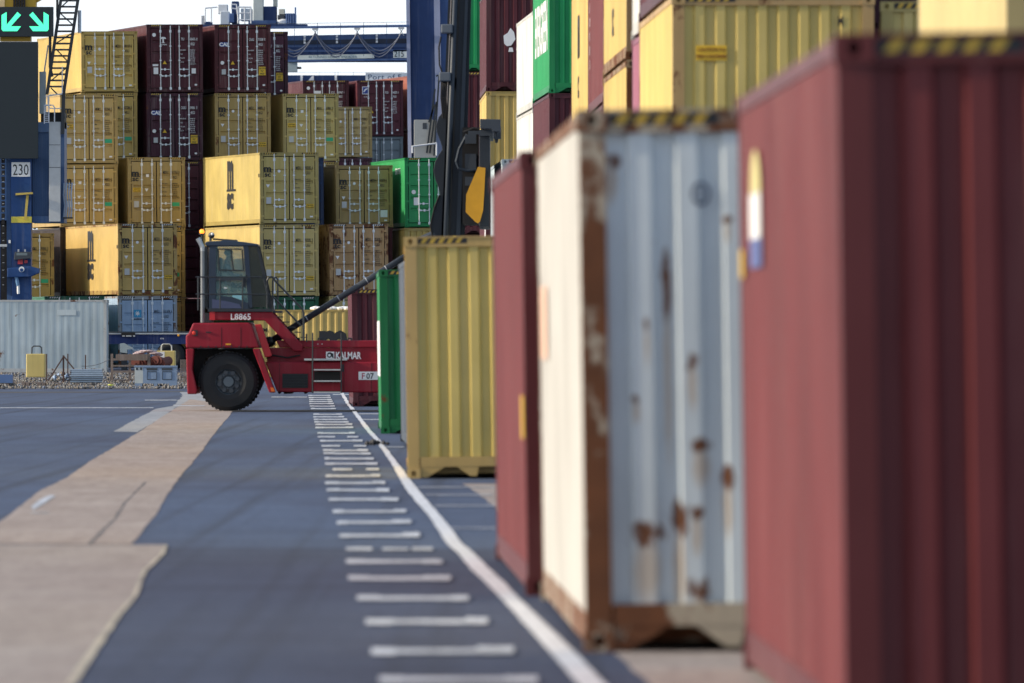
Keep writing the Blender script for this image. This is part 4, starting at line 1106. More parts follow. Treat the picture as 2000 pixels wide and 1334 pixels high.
MB().prism(kp((873, 214), (884, 190), (884, 470), (848, 470), (843, 452), (841, 437), (845, 415), (852, 396), (859, 379), (856, 366), (849, 348), (846, 333), (849, 316), (856, 302), (864, 290), (860, 276), (853, 258), (851, 243), (856, 228), (864, 218)), .80, .95).build('hose_guide_plate', MAST, truck, bevel=.01)
for y0, x0 in ((46, 861), (140, 857)): MB().box(kx(x0), kx(x0 + 23), .5, .9, kz(y0 + 18), kz(y0)).build('junction_box', flat('box_grey', (.10, .12, .15), .5), truck, bevel=.03)
MB().path([(kx(861), .7, kz(70)), (kx(857), .7, kz(90)), (kx(858), .7, kz(125)), (kx(864), .7, kz(142))], .02).build('hose', BLACK, truck)
for k in range(4): MB().path([(kx(862 + 3 * k), .7 + .05 * k, kz(158)), (kx(861 + 3 * k), .7, kz(190)), (kx(865 + 3 * k), .75, kz(230))], .018).build('hose', BLACK, truck)
MB().path([(kx(846), .78, kz(470)), (kx(840), .78, kz(440)), (kx(848), .78, kz(405)), (kx(858), .78, kz(380))], .018).build('hose', BLACK, truck)
MB().path([(kx(798), .9, kz(481)), (kx(820), .9, kz(472)), (kx(850), .9, kz(458))], .12).build('tilt_joint', DGREY, truck)
# carriage and spreader
car = MB().box(kx(903), kx(934), .6, 3.2, kz(438), kz(248)).build('carriage', BLACK, truck)
for y, z0, z1 in ((.55, 300, 330), (.5, 262, 280), (.52, 345, 362)): MB().box(kx(908), kx(930), y - .1, y + .05, kz(z1), kz(z0)).build('valve_block', DGREY, truck)
MB().path([(kx(912), .45, kz(262)), (kx(897), .45, kz(290)), (kx(891), .45, kz(315)), (kx(896), .45, kz(328)), (kx(912), .45, kz(333)), (kx(930), .45, kz(331))], .035, 8).build('hose', MAST2, truck)
MB().path([(kx(905), .5, kz(258)), (kx(925), .5, kz(250)), (kx(937), .5, kz(252))], .03).build('hose', BLACK, truck)
MB().box(kx(914), kx(936), .4, .5, kz(262), kz(255)).build('hydraulic_arm', DGREY, truck)
MB().box(kx(936), kx(957), -1.6, 5.4, kz(444), kz(258)).build('spreader_frame', MAST, truck, bevel=.02)
MB().box(kx(936), kx(963), -1.7, 5.5, kz(268), kz(256)).build('spreader_beam', DGREY, truck)
MB().prism(kp((938, 237), (978, 238), (978, 262), (964, 262), (960, 257), (938, 256)), -2.9, -2.45).build('spreader_arm', DGREY, truck, bevel=.02)
MB().prism(kp((938, 237), (978, 238), (978, 262), (964, 262), (960, 257), (938, 256)), 6.2, 6.65).build('spreader_arm', DGREY, truck)
MB().box(kx(940), kx(960), -2.5, 6.3, kz(255), kz(241)).build('telescopic_beam', MAST, truck)
for yy in (-2.7, 6.4): MB().tube((kx(969), yy, kz(262)), (kx(969), yy, kz(270)), .05, 10, .03).build('twistlock', BLK, truck)
MB().prism(kp((934, 328), (948.5, 330), (946, 380), (944, 412), (938, 434), (934, 438), (929, 435), (910, 416), (911, 382)), -1.68, -1.62).build('yellow_guard_plate', flat('guard_yellow', (.62, .30, .012), .45), truck)
MB().box(kx(884), kx(891), .3, .5, kz(474), kz(460)).build('warning_plate', YEL and flat('plate_yellow', (.5, .36, .05), .5), truck)
MB().box(kx(858), kx(940), .8, 3.1, kz(800) + .25, kz(768)).build('mast_foot', MAST, truck)

# ================================================================== yard crane at the left (number 230)
CD = 450.0; CS = F / CD; cb = gz(CD)
def cx(px): return (px - 42) / CS
def cz(py): return (HY - py) / CS + CH - cb
def cp(*pts): return [(cx(a), cz(b)) for a, b in pts]
BLUE = paint((.015, .062, .21), .04, .42, .35, 'cr'); BLUE2 = paint((.055, .12, .27), .03, .45, .35, 'cr2')
crane = thing('yard_crane', ((42 - 1000) / CS, CD, cb), 'blue wheeled yard crane leg numbered 230 with a stair and signal board', 'crane')
MB().prism(cp((20, 300), (62, 300), (60, 700), (24, 700)), 0, 1.0).build('leg', BLUE, crane, bevel=.02)
MB().prism(cp((12, 290), (19.5, 290), (23.5, 700), (14, 700)), .1, .9).build('leg_flange', BLUE2, crane)
MB().box(cx(0), cx(60), -.05, 1.0, cz(80), cz(68)).build('portal_beam', flat('crane_yellow', (.62, .38, .03), .5), crane)
MB().box(cx(-40), cx(70), .1, 1.2, cz(20), cz(-120)).build('portal_beam', flat('crane_yellow', (.62, .38, .03), .5), crane)
MB().box(cx(-60), cx(9), .05, 1.1, cz(20), cz(-120)).build('portal_beam', flat('crane_cream', (.72, .55, .30), .5), crane)
for i in range(5): MB().box(cx(26 + i * 5), cx(29.6 + i * 5), -.02, .09, cz(16), cz(-60)).build('cable_bundle', BLACK, crane)
MB().prism(cp((70, 4), (84, -4), (84, -20), (70, -20)), .2, 1.0).build('portal_bracket', flat('crane_yellow', (.62, .38, .03), .5), crane)
bd = MB().box(cx(-30), cx(105), -.45, -.1, cz(72), cz(14)).build('signal_board', flat('board_black', (.012, .022, .030), .55), crane, bevel=.01)
def arrow(mir):
    pts = [(4, 30), (14, 24), (14, 49), (35, 24), (42, 30), (22, 52), (42, 52), (34.5, 61.5), (7, 61.5), (4, 58)]
    if mir: pts = [(100 - x, y) for x, y in pts]
    return MB().prism(cp(*pts), -.46, -.452).build('signal_arrow', flat('signal_green', (.1, .9, .5), .5, 0, 1.0, (.06, .88, .42)), bd)
arrow(False); arrow(True)
MB().box(cx(-30), cx(75), -.40, -.1, cz(310), cz(82)).build('display_panel', flat('board_black', (.012, .022, .030), .55), crane, bevel=.01)
s = MB().box(cx(22.5), cx(59), -.02, -.002, cz(345), cz(317)).build('number_plate', STW, crane)
mb = MB(); put_text(mb, '230', cx(24.5), -.024, cz(342), 22 / CS, .0, .70); mb.build('lettering', INK, s)
ARM = flat('arm_yellow', (.60, .45, .10), .5)
MB().prism(cp((31, 377.5), (64, 375.5), (65, 379), (31, 381.5)), -.3, -.05).build('access_arm', ARM, crane)
MB().bar((cx(54), -.1, cz(381)), (cx(49.5), -.1, cz(430)), .1, .06).build('access_strut', ARM, crane)
MB().box(cx(22), cx(62), -.03, -.002, cz(435), cz(423)).build('yellow_band', flat('band_yellow', (.68, .58, .08), .5), crane)
# machinery house, ribbed
mb = MB().box(cx(62.2), cx(125), .35, 3.0, cz(435), cz(238))
for i in range(9): mb.box(cx(64 + i * 3.6), cx(65.6 + i * 3.6), .30, .352, cz(420), cz(260))
mb.box(cx(62.2), cx(125), .28, .36, cz(435), cz(422)); mb.box(cx(62.2), cx(125), .28, .36, cz(258), cz(250)); mb.build('machinery_house', BLUE2, crane)
MB().box(cx(-20), cx(19), .6, 3.0, cz(430), cz(300)).build('machinery_house', BLUE2, crane)
MB().box(cx(96), cx(118), -.05, .27, cz(433), cz(238)).build('galvanised_cabinet', GALV, crane, bevel=.01)
for y in (283, 327): MB().box(cx(96), cx(118), -.056, -.051, cz(y + .5), cz(y - .5)).build('cabinet_seam', DGREY, crane)
MB().box(cx(77), cx(89), -.05, .5, cz(222), cz(140)).build('switch_cabinet', flat('cabinet_grey', (.34, .40, .42), .5, .2), crane)
MB().box(cx(79), cx(125), .4, 2.5, cz(250), cz(219)).build('platform', BLACK, crane)
# stair
def strg(x0a, x0b, ya, yb, y, w=6.5): return MB().bar((cx(x0a), y, cz(ya)), (cx(x0b), y, cz(yb)), .12, w / CS)
for y in (-.1,):
    strg(119, 92, 0, 185, y).build('stair_stringer', BLK, crane); strg(153, 124, -4, 186, y).build('stair_stringer', BLK, crane)
    strg(135, 119, -100, 0, y).build('stair_stringer', BLK, crane); strg(171, 153, -100, 0, y).build('stair_stringer', BLK, crane)
MB().prism(cp((121, 180), (128, 180), (126, 262), (119, 262)), -.15, -.02).build('stair_post', BLK, crane)
for i in range(15):
    y = 1 + i * 12.0; xl = 119 - 27 * y / 185; xr = 153 - 29 * y / 186
    MB().box(cx(xl + 2), cx(xr - 2), -.1, .35, cz(y + 1.6), cz(y - 1.6)).build('stair_tread', DGREY, crane)
for (xa, ya, xb, yb) in ((119, 27, 146, 52), (146, 62, 108, 86), (110, 96, 136, 124), (133, 130, 100, 158), (100, 172, 112, 184), (140, -4, 122, 12)):
    MB().bar((cx(xa), -.17, cz(ya)), (cx(xb), -.17, cz(yb)), .05, .05).build('stair_brace', BLK, crane)
MB().path([(cx(98), -.1, cz(70)), (cx(98), -.1, cz(130)), (cx(102), -.1, cz(150))], .06, 6).build('conduit', BLK, crane)
MB().path([(cx(112), -.1, cz(-10)), (cx(112), -.1, cz(30)), (cx(114), -.1, cz(45))], .05, 6).build('conduit', BLK, crane)
MB().path([(cx(94), .0, cz(88)), (cx(87), .0, cz(136)), (cx(86), .0, cz(200))], .03, 6).build('conduit', GALV, crane)
MB().tube((cx(155), .2, cz(20)), (cx(155), .2, cz(64)), .07, 10).build('light_pole', flat('pale_tube', (.55, .62, .70), .5), crane)
WR = flat('white_rail', (.66, .70, .76), .5)
for pts in ([(122, 184), (98, 186), (94, 190), (94, 207), (99, 212), (120, 212)], [(88, 188), (100, 187), (122, 183)], [(88, 205), (100, 206)], [(122, 130), (122, 182)]):
    MB().path([(cx(a), -.2, cz(b)) for a, b in pts], .022, 6).build('guard_rail', WR, crane)
for i in range(9): MB().tube((cx(88), -.22, cz(207 + i * 4)), (cx(96), -.22, cz(207 + i * 4)), .018, 5).build('ladder_rung', WR, crane)
for pts in ([(87, 205), (87, 242)], [(96, 190), (96, 240)], [(98, 205), (104, 206), (107, 210), (107, 238)]): MB().path([(cx(a), -.22, cz(b)) for a, b in pts], .022, 6).build('ladder_rail', WR, crane)
for k in range(4): MB().path([(cx(125 + k * 5), .2 + .05 * k, cz(357)), (cx(123.5 + k * 5), .2, cz(380)), (cx(126 + k * 4.6), .2, cz(402)), (cx(124 + k * 4.8), .2, cz(425))], .03, 6).build('hoop_rail', flat('steel_blue_rail', (.28, .36, .48), .4, .5), crane)
MB().box(cx(123), cx(142), .1, .5, cz(427), cz(424)).build('hoop_base', BLK, crane)
MB().box(cx(-140), cx(-2), 1.3, 2.6, cz(700), cz(235)).build('rear_leg', BLUE, crane)
MB().box(cx(-2), cx(13), 1.3, 2.6, cz(700), cz(235)).build('cable_tray', BLACK, crane)
# cable chain and gear at the foot
for i in range(22): MB().box(cx(3), cx(9), -.1, .3, cz(318 + i * 12), cz(309 + i * 12)).build('cable_chain_link', BLACK, crane)
for i in range(18): MB().box(cx(5), cx(8.5), -.13, -.101, cz(312 + i * 14.4), cz(311 + i * 14.4)).build('chain_clip', GALV, crane)
wheel(0, 0, 1, .1, crane) if False else None
tw = MB().lathe([(.28, 0), (.55, -.02), (.72, .05), (.76, .12), (.76, .42), (.72, .5), (.28, .5)], (0, 0, 0), 36)
for X in (cx(2), cx(-90)): tw.build('tyre', flat('tyre_rubber', (.012, .014, .018), .75), crane, (X, -.1, .78))
MB().box(cx(-110), cx(70), .1, 1.1, 1.3, 1.9).build('wheel_beam', BLUE, crane)
MB().prism(cp((30, 492), (63, 492), (61, 505), (28, 508)), -.4, -.05).build('camera_box', DGREY, crane, bevel=.02)
MB().box(cx(33), cx(54), -.41, -.401, cz(499), cz(494)).build('camera_window', flat('screen_grey', (.16, .20, .22), .3), crane)
for x in (35, 48): MB().box(cx(x), cx(x + 3), -.3, -.15, cz(492), cz(487)).build('camera_bolt', GALV, crane)
for x, r in ((40, 5), (51, 3)): MB().box(cx(x - r), cx(x + r), -.2, -.05, cz(511 + r), cz(511 - r)).build('signal_lamp', flat('lamp_red', (.45, .04, .06), .4), crane)
MB().prism(cp((15, 524), (60, 520), (78, 525), (78, 533), (60, 541), (15, 542)), -.35, -.02).build('steering_gear', BLUE, crane, bevel=.03)
MB().tube((cx(43), -.42, cz(526)), (cx(43), -.36, cz(526)), .11, 16).build('gear_cap', STW, crane)
MB().tube((cx(43), -.43, cz(527.5)), (cx(43), -.42, cz(527.5)), .07, 16).build('gear_cap_centre', BLUE, crane)
MB().tube((cx(32), -.25, cz(540)), (cx(36), -.25, cz(558)), .07, 10).build('hydraulic_ram', flat('ram_blue', (.12, .25, .45), .4), crane)
MB().tube((cx(36), -.25, cz(556)), (cx(36.5), -.25, cz(574)), .055, 10).build('ram_sleeve', STW, crane)
MB().box(cx(17), cx(21), -.2, 0, cz(475), cz(469)).build('sensor', STW, crane); MB().box(cx(-5), cx(14), -.2, 0, cz(482), cz(477)).build('sensor_arm', GALV, crane)
MB().box(cx(62), cx(78), .0, .25, cz(530), cz(524)).build('cable_duct', BLACK, crane)

# ================================================================== quay crane behind (number 215)
QD = 540.0; QS = F / QD; qb = gz(QD)
def qx(px): return (px - 822) / QS
def qz(py): return (HY - py) / QS + CH - qb
def qp(*pts): return [(qx(a), qz(b)) for a, b in pts]
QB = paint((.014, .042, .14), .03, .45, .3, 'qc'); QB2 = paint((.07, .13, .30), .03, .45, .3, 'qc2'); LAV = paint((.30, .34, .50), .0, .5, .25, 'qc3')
quay = thing('quay_crane', ((822 - 1000) / QS, QD, qb), 'blue quay crane numbered 215 whose leg and girder rise behind the stacks', 'crane')
MB().prism(qp((800, -60), (848, -60), (856, 720), (809, 720)), 0, 2.0).build('leg', QB, quay)
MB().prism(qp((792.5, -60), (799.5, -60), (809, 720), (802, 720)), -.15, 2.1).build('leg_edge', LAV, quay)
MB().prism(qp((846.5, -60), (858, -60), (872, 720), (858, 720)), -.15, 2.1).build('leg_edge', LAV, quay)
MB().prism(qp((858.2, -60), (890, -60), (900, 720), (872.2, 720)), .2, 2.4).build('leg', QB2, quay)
MB().box(qx(560), qx(799), 0, 1.6, qz(120), qz(92)).build('girder', QB, quay)
MB().prism(qp((400, 73), (799, 65), (799, 92), (400, 98)), .1, 1.5).build('girder_upper', QB2, quay)
MB().prism(qp((400, 82), (799, 75), (799, 84), (400, 89)), .04, .099).build('girder_recess', flat('recess_dark', (.02, .03, .06), .6), quay)
MB().prism(qp((400, 99), (799, 96), (799, 100), (400, 104)), -.03, -.001).build('girder_flange', QB2, quay)
MB().prism(qp((560, 117), (799, 114), (799, 117.5), (560, 121)), -.08, 1.7).build('girder_flange', QB2, quay)
MB().prism(qp((400, 54), (799, 48.5), (799, 53), (400, 58)), -.4, .1).build('walkway', QB2, quay)
MB().prism(qp((400, 48.2), (799, 43), (799, 43.7), (400, 49)), -.4, -.37).build('guard_rail', DGREY, quay)
for x in range(575, 800, 45):
    MB().box(qx(x), qx(x + .9), -.4, -.37, qz(110), qz(45)).build('rail_post', QB, quay)
for i, x in enumerate((595, 658, 736)):
    for k in range(3): MB().box(qx(x - 2), qx(x + 2), -.06, -.03, qz(73.5 + k * 6 - i), qz(69 + k * 6 - i)).build('white_marker', STW, quay)
for i, x in enumerate((616, 698, 784)):
    MB().box(qx(x - 6), qx(x + 6), -.5, -.42, qz(59.5 - i), qz(56 - i)).build('cable_trolley', GALV, quay)
    for sx in (-1, 1): MB().bar((qx(x - 5 * sx), -.46, qz(72 - i)), (qx(x + 3 * sx), -.46, qz(59 - i)), .05, .04).build('trolley_strap', GALV, quay)
for a, b in ((534, 616), (616, 698), (698, 784)):
    for k, (dd, off) in enumerate(((40, 0), (34, 3), (46, -2))):
        pts = []
        for j in range(13):
            t = j / 12; pts.append((qx(a + (b - a) * t + off * .3), -.5 - .02 * k, qz(66 + dd * (1 - abs(2 * t - 1) ** 1.7))))
        MB().path(pts, .028, 5).build('festoon_cable', flat('cable_grey', (.12, .14, .20), .5), quay)
s = MB().prism(qp((581, 108), (731, 105.5), (731, 113.5), (581, 117)), -.03, -.01).build('warning_board', flat('board_pale', (.66, .74, .74), .5), quay)
mb = MB(); put_text(mb, '40 TONNES UNDER SPREADER', qx(602), -.035, qz(113.5), 5.2 / QS, .0, .96); mb.build('lettering', flat('board_ink', (.18, .26, .30), .5), s)
s = MB().box(qx(768), qx(795), -.03, -.01, qz(113), qz(97.5)).build('number_plate', flat('board_pale', (.66, .74, .74), .5), quay)
mb = MB(); put_text(mb, '215', qx(769.5), -.035, qz(111), 12.2 / QS, .0, .78); mb.build('lettering', INK, s)
MB().box(qx(562), qx(580), .1, 1.5, qz(140), qz(121.5)).build('trolley_cab', flat('cab_grey', (.34, .42, .46), .5), quay)
MB().box(qx(580.2), qx(588), .4, 1.0, qz(134), qz(130)).build('cab_bracket', DGREY, quay)
MB().box(qx(809), qx(852), -1.3, -.2, qz(480), qz(235)).build('control_cabinet', flat('cabinet_cream', (.36, .38, .38), .5), quay, bevel=.02)
MB().box(qx(826), qx(834), -1.31, -1.305, qz(253), qz(241)).build('cabinet_vent', DGREY, quay)
MB().path([(qx(806), -1.5, qz(300)), (qx(806), -1.5, qz(287)), (qx(853), -1.5, qz(281)), (qx(853), -1.5, qz(305))], .04, 6).build('guard_rail', flat('white_rail', (.66, .70, .76), .5), quay)
for (xa, ya, xb, yb) in ((834, 300, 850, 175), (840, 300, 853, 200), (848, 305, 858, 150), (838, 240, 850, 205), (852, 150, 857, 148)): MB().bar((qx(xa), -1.4, qz(ya)), (qx(xb), -1.4, qz(yb)), .08, .08).build('stair_member', BLK, quay)
# machinery on top of the girder
mach = [('winch_house', 494, 514, -40, 40, .3, flat('pale_duct', (.50, .56, .56), .5)), ('drive_cabinet', 430, 448, 22, 48, .2, flat('pale_cabinet', (.55, .62, .70), .5)), ('winch_drum', 452, 466, 2, 46, .4, QB), ('winch_drum', 514, 540, 12, 48, .4, QB),
        ('winch_base', 485, 540, 40, 50, .1, QB2), ('drive_cabinet', 470, 492, 16, 40, .5, flat('pale_cabinet', (.55, .62, .70), .5)), ('drive_cabinet', 425, 444, 8, 26, .5, flat('white_rail', (.66, .70, .76), .5)), ('motor', 448, 457, 26, 44, .0, QB2),
        ('drive_cabinet', 544, 556, 17, 28, .2, flat('cream_box', (.55, .56, .50), .5)), ('motor', 542, 556, 29, 38, .2, DGREY), ('vent_pipe', 533, 541, -30, 12, .6, flat('cream_box', (.55, .56, .50), .5)), ('drive_cabinet', 556, 578, 26, 48, .3, QB2),
        ('drive_cabinet', 392, 400, 30, 60, .3, GALV), ('motor', 401, 414, 42, 60, .2, QB), ('winch_base', 390, 500, 49, 62, .3, QB2)]
for n_, x0, x1, y0, y1, y, m_ in mach: MB().box(qx(x0), qx(x1), y, y + 1.2, qz(y1), qz(y0)).build(n_, m_, quay, bevel=.03)
MB().ball((qx(553), .3, qz(46)), .28, 12, 7, 1.2, 1, .9).build('dome', flat('white_rail', (.66, .70, .76), .5), quay, smooth=True)
for pts in ([(465, 46), (465, 14), (490, 14), (490, 46)], [(465, 26), (490, 26)], [(465, 39), (490, 39)], [(452, 16), (452, 9), (462, 9), (463, 17)], [(452, 16), (463, 18), (466, 40)], [(478, 14), (478, 48)], [(401, 44), (401, 16)], [(413, 44), (413, 15)], [(394, 50), (394, 32)], [(401, 16), (425, 14)]):
    MB().path([(qx(a), -.15, qz(b)) for a, b in pts], .035, 6).build('guard_rail', WR, quay)
for x in (560, 564, 568, 573, 577): MB().tube((qx(x), .0, qz(50)), (qx(x), .0, qz(26 if x < 575 else 14)), .04, 6).build('rail_post', QB2, quay)
MB().prism(qp((386, 48), (600, 47), (600, 52), (386, 53)), -.2, 1.8).build('machinery_deck', QB, quay)
MB().box(qx(398), qx(412), .3, 1.4, .0, qz(73)).build('leg', QB, quay)

# second crane's girder with the port sign
D2 = 680.0; S2 = F / D2; b2 = gz(D2)
def ox(px): return (px - 700) / S2
def oz(py): return (HY - py) / S2 + CH - b2
far = thing('quay_crane', ((700 - 1000) / S2, D2, b2), 'farther quay crane girder carrying the white port name board', 'crane')
MB().box(ox(400), ox(905), 0, 1.5, oz(190), oz(147)).build('girder', QB, far)
for x in (589, 656): MB().box(ox(x - 2.3), ox(x + 2.3), -.04, -.001, oz(158), oz(147)).build('white_marker', STW, far)
MB().prism([(ox(602), oz(157)), (ox(609), oz(149)), (ox(613), oz(148)), (ox(613), oz(157))], -.04, -.002).build('emblem', STW, far)
MB().box(ox(420), ox(790), -.2, -.15, oz(141.6), oz(141)).build('guard_rail', GALV, far)
for x in (623, 654, 660, 690): MB().box(ox(x), ox(x + .8), -.2, -.15, oz(147), oz(141)).build('rail_post', GALV, far)
s = MB().box(ox(714), ox(875), -.12, -.05, oz(170), oz(142)).build('name_board', flat('board_white', (.72, .78, .84), .5), far)
mb = MB(); put_text(mb, 'Port of Felixstowe', ox(718), -.126, oz(155.5), 10.5 / S2, .0, 1.16, spacing=1.08); mb.build('lettering', flat('board_blue', (.03, .07, .16), .5), s)
for x in (420, 885): MB().box(ox(x), ox(x + 18), .1, 1.4, 0, oz(190)).build('leg', QB, far)

# ================================================================== trailer
TD = 450.3; TS = F / TD; tb_ = gz(TD)
def tx(px): return (px - 280) / TS
def tz(py): return (HY - py) / TS + CH - tb_
tr = thing('terminal_trailer', ((280 - 1000) / TS, TD, tb_), 'navy blue terminal trailer parked behind the junk heap, left of the lift truck', 'trailer')
NV = paint((.010, .028, .13), .05, .4, .4, 'tr')
MB().box(tx(190), tx(640), 0, .2, tz(672), tz(653)).build('side_beam', NV, tr); MB().box(tx(190), tx(640), 2.2, 2.4, tz(672), tz(653)).build('side_beam', NV, tr)
MB().box(tx(190), tx(640), -.04, .06, tz(653), tz(650.5)).build('edge_strip', GALV, tr)
MB().box(tx(190), tx(640), .05, 2.35, tz(650), tz(647.5)).build('deck', DGREY, tr)
MB().box(tx(237), tx(264), -.08, -.045, tz(657), tz(650)).build('tail_board', BLACK, tr)
for x0, x1 in ((239, 244), (246, 257), (260, 264)): MB().box(tx(x0), tx(x1), -.1, -.081, tz(657.5), tz(655)).build('lamp', GALV, tr)
MB().ball((tx(349), -.05, tz(655)), .05, 8, 6).build('lamp', flat('amber', (.75, .35, .02), .3), tr)
for x in (333, 392, 451):
    r = .58
    for y in (.0, 1.95):
        w_ = MB().lathe([(.28, .02), (.40, -.02), (.53, .03), (r, .09), (r, .36), (.53, .42), (.28, .42)], (0, 0, 0), 36).build('tyre', flat('tyre_rubber', (.012, .014, .018), .75), tr, (tx(x), y, r), smooth=True)
        MB().lathe([(0, .10), (.1, .06), (.24, .12), (.29, .03), (.29, .38)], (0, 0, 0), 28).build('rim', DGREY, w_, smooth=True)
    MB().tube((tx(x), .2, r), (tx(x), 2.2, r), .08).build('axle', BLACK, tr)
MB().lathe([(.64, .0), (.70, .0), (.70, .4), (.64, .4)], (tx(333), -.02, .58), 36) if False else None
for x in (236, 600): MB().box(tx(x), tx(x + 10), .5, 1.9, 0.0, tz(672)).build('landing_leg', DGREY, tr)
mb = MB(); put_text(mb, '978', tx(313), -.006, tz(663), 3.4 / TS, .0, 1); mb.build('lettering', STW, tr)

# ================================================================== gravel bank and junk
gm = concrete_mat('gravel', (.10, .10, .11), (.22, .215, .22), .4)
mb = MB(); nx, ny = 120, 16
def gh(x, y):
    return gz(y) + .02 + .10 * max(0, math.sin((x * .9) + 2.1 * math.sin(x * .31)) * .5 + .5) * min(1, (y - 375.5) / 8) * (1 if y < 436 else .4) * (.5 + .5 * math.sin(y * .35 + x * .2))
for j in range(ny + 1):
    for i in range(nx + 1):
        x = -20 + i * (10.2 / nx) * 1.0; y = 375.8 + j * (67 / ny)
        mb.v.append((x, y, gh(x, y) if 0 < j else gz(y) - .01))
for j in range(ny):
    for i in range(nx): a = j * (nx + 1) + i; mb.f.append((a, a + 1, a + nx + 2, a + nx + 1)); mb.mi.append(0)
tag(mb.build('gravel_bank', gm), kind='structure')
mb = MB()
def stone(mb, x, y, r, z):
    vs = [(x + r * random.uniform(.6, 1) * a, y + r * random.uniform(.6, 1) * b, z + r * random.uniform(.5, .9) * c) for a, b, c in ((1, 0, 0), (-1, 0, 0), (0, 1, 0), (0, -1, 0), (0, 0, 1), (0, 0, -1))]
    mb.add(vs, [(0, 2, 4), (2, 1, 4), (1, 3, 4), (3, 0, 4), (2, 0, 5), (1, 2, 5), (3, 1, 5), (0, 3, 5)])
SM = [flat('stone_grey', (.22, .22, .22), .9), flat('stone_blue', (.17, .20, .26), .9), flat('stone_tan', (.19, .165, .14), .9), flat('stone_dark', (.07, .07, .075), .9)]
for i in range(5200):
    y = 376.2 + 64 * random.random() ** 1.3; x = random.uniform(-20, -9.9)
    mb.cur = random.choice((0, 0, 1, 2, 2, 3)); stone(mb, x, y, random.uniform(.03, .085), gh(x, y) + .02)
mb.cur = 0
tag(mb.build('gravel', SM), 'loose grey and tan gravel strewn along the edge of the asphalt', 'gravel', kind='stuff')

def rootp(px, py_bottom, name, label, cat, group=None, z=None, d=None):
    g = G(px, py_bottom) if d is None else Vector(((px - 1000) / F * d, d, gz(d)))
    g.z = gh(g.x, g.y) if -20 < g.x < -10 else g.z
    if z is not None: g.z = z
    return thing(name, g, label, cat, group), F / g.y, g
def fit(root, px0, S):    # pixel to local
    rx = 1000 + root.location.x / root.location.y * F
    return (lambda px: (px - rx) / S), (lambda py: (HY - py) / S + CH - root.location.z)
# yellow weights with handles
PYL = paint((.66, .54, .20), .03, .6, .35, 'wt')
for (x0, x1, ytop, ybot, hy, d, lab, hm) in ((52, 89, 691, 737, 676, 404, 'pale yellow block with a black loop handle, left of the steel posts', DGREY), (305, 343, 685, 728, 672, 402, 'pale yellow block with wire handle behind the grey blue pallet box', GALV)):
    r, s, g = rootp((x0 + x1) / 2, 0, 'ballast_block', lab, 'ballast block', 'pale yellow ballast blocks', d=d)
    X, Z = fit(r, x0, s)
    MB().box(X(x0), X(x1), -.4, .4, Z(ybot) if x0 < 100 else 0.0, Z(ytop)).build('block', PYL, r, bevel=.03)
    for yy in (-.1, .12): MB().path([(X(x0 + 10), yy, Z(ytop)), (X(x0 + 10.5), yy, Z(hy + 3)), (X(x0 + 14), yy, Z(hy)), (X(x1 - 12), yy, Z(hy)), (X(x1 - 8), yy, Z(hy + 3)), (X(x1 - 7.5), yy, Z(ytop))], .022, 6).build('handle', hm, r)
    if x0 > 100: MB().box(X(313), X(322), -.404, -.401, 0.1, Z(ytop) - .03).build('white_patch', STW, r)
# pallet box
r, s, g = rootp(304, 757, 'pallet_box', 'grey blue plastic pallet box standing at the edge of the asphalt', 'pallet box', d=381)
r.location.z = gz(381)
X, Z = fit(r, 304, s); PB = flat('pallet_box_plastic', (.22, .31, .46), .5)
z0 = 0; x0, x1 = X(263), X(345); H_ = Z(714) ; L_ = x1 - x0
b = MB(); b.box(x0, x1, 0, .05, .14, H_); b.box(x0, x1, .95, 1.0, .14, H_); b.box(x0, x0 + .05, .05, .95, .14, H_); b.box(x1 - .05, x1, .05, .95, .14, H_); b.box(x0 + .05, x1 - .05, .05, .95, .14, .18); b.box(x0 - .02, x1 + .02, -.02, .0, H_ - .05, H_)
b.build('box_body', PB, r)
for a, c in ((.0, .18), (.46, .54), (.82, 1.0)): MB().box(x0 + L_ * a, x0 + L_ * c, 0.0, 1.0, 0, .139).build('foot', PB, r)
for a in (.30, .66):
    MB().box(x0 + L_ * a - .02, x0 + L_ * (a + .24), -.008, -.001, H_ - .16, H_ - .08).build('vent_slots', DGREY, r)
    p_ = MB(); q0, q1, w0, w1 = x0 + L_ * a, x0 + L_ * (a + .22), .28, H_ - .2
    for A, B in (((q0, w0), (q1, w0)), ((q1, w0), (q1, w1)), ((q1, w1), (q0, w1)), ((q0, w1), (q0, w0))): p_.bar((A[0], -.006, A[1]), (B[0], -.006, B[1]), .012, .02)
    p_.build('panel_outline', DGREY, r)
for a in (.03, .13): MB().box(x0 + L_ * a, x0 + L_ * (a + .05), -.008, -.001, H_ - .15, H_ - .07).build('vent_slots', DGREY, r)
MB().box(x0, x0 + L_ * .2, -.0008, -.0004, .15, H_ - .06).build('pale_side', flat('pallet_box_pale', (.50, .55, .56), .5), r)
# wooden crate
r, s, g = rootp(250, 0, 'wooden_crate', 'weathered wooden crate frame between white container and pallet box', 'crate', d=398); X, Z = fit(r, 250, s)
WD = concrete_mat('weathered_wood', (.20, .16, .14), (.32, .27, .25)); zb = 0.0
for yy in (0, 1.0):
    for a, bq in ((216, 219), (251, 254), (288, 292)): MB().box(X(a), X(bq), yy, yy + .08, zb, Z(691)).build('post', WD, r)
    for y0, y1 in ((728, 724), (716, 713), (704, 700), (700, 692)):
        MB().box(X(219 if y0 != 700 else 226), X(288 if y0 != 700 else 286), yy - .031, yy - .001, Z(y0), Z(y1)).build('board', WD, r)
MB().box(X(216), X(292), .1, 1.0, .06, .12).build('base', WD, r)
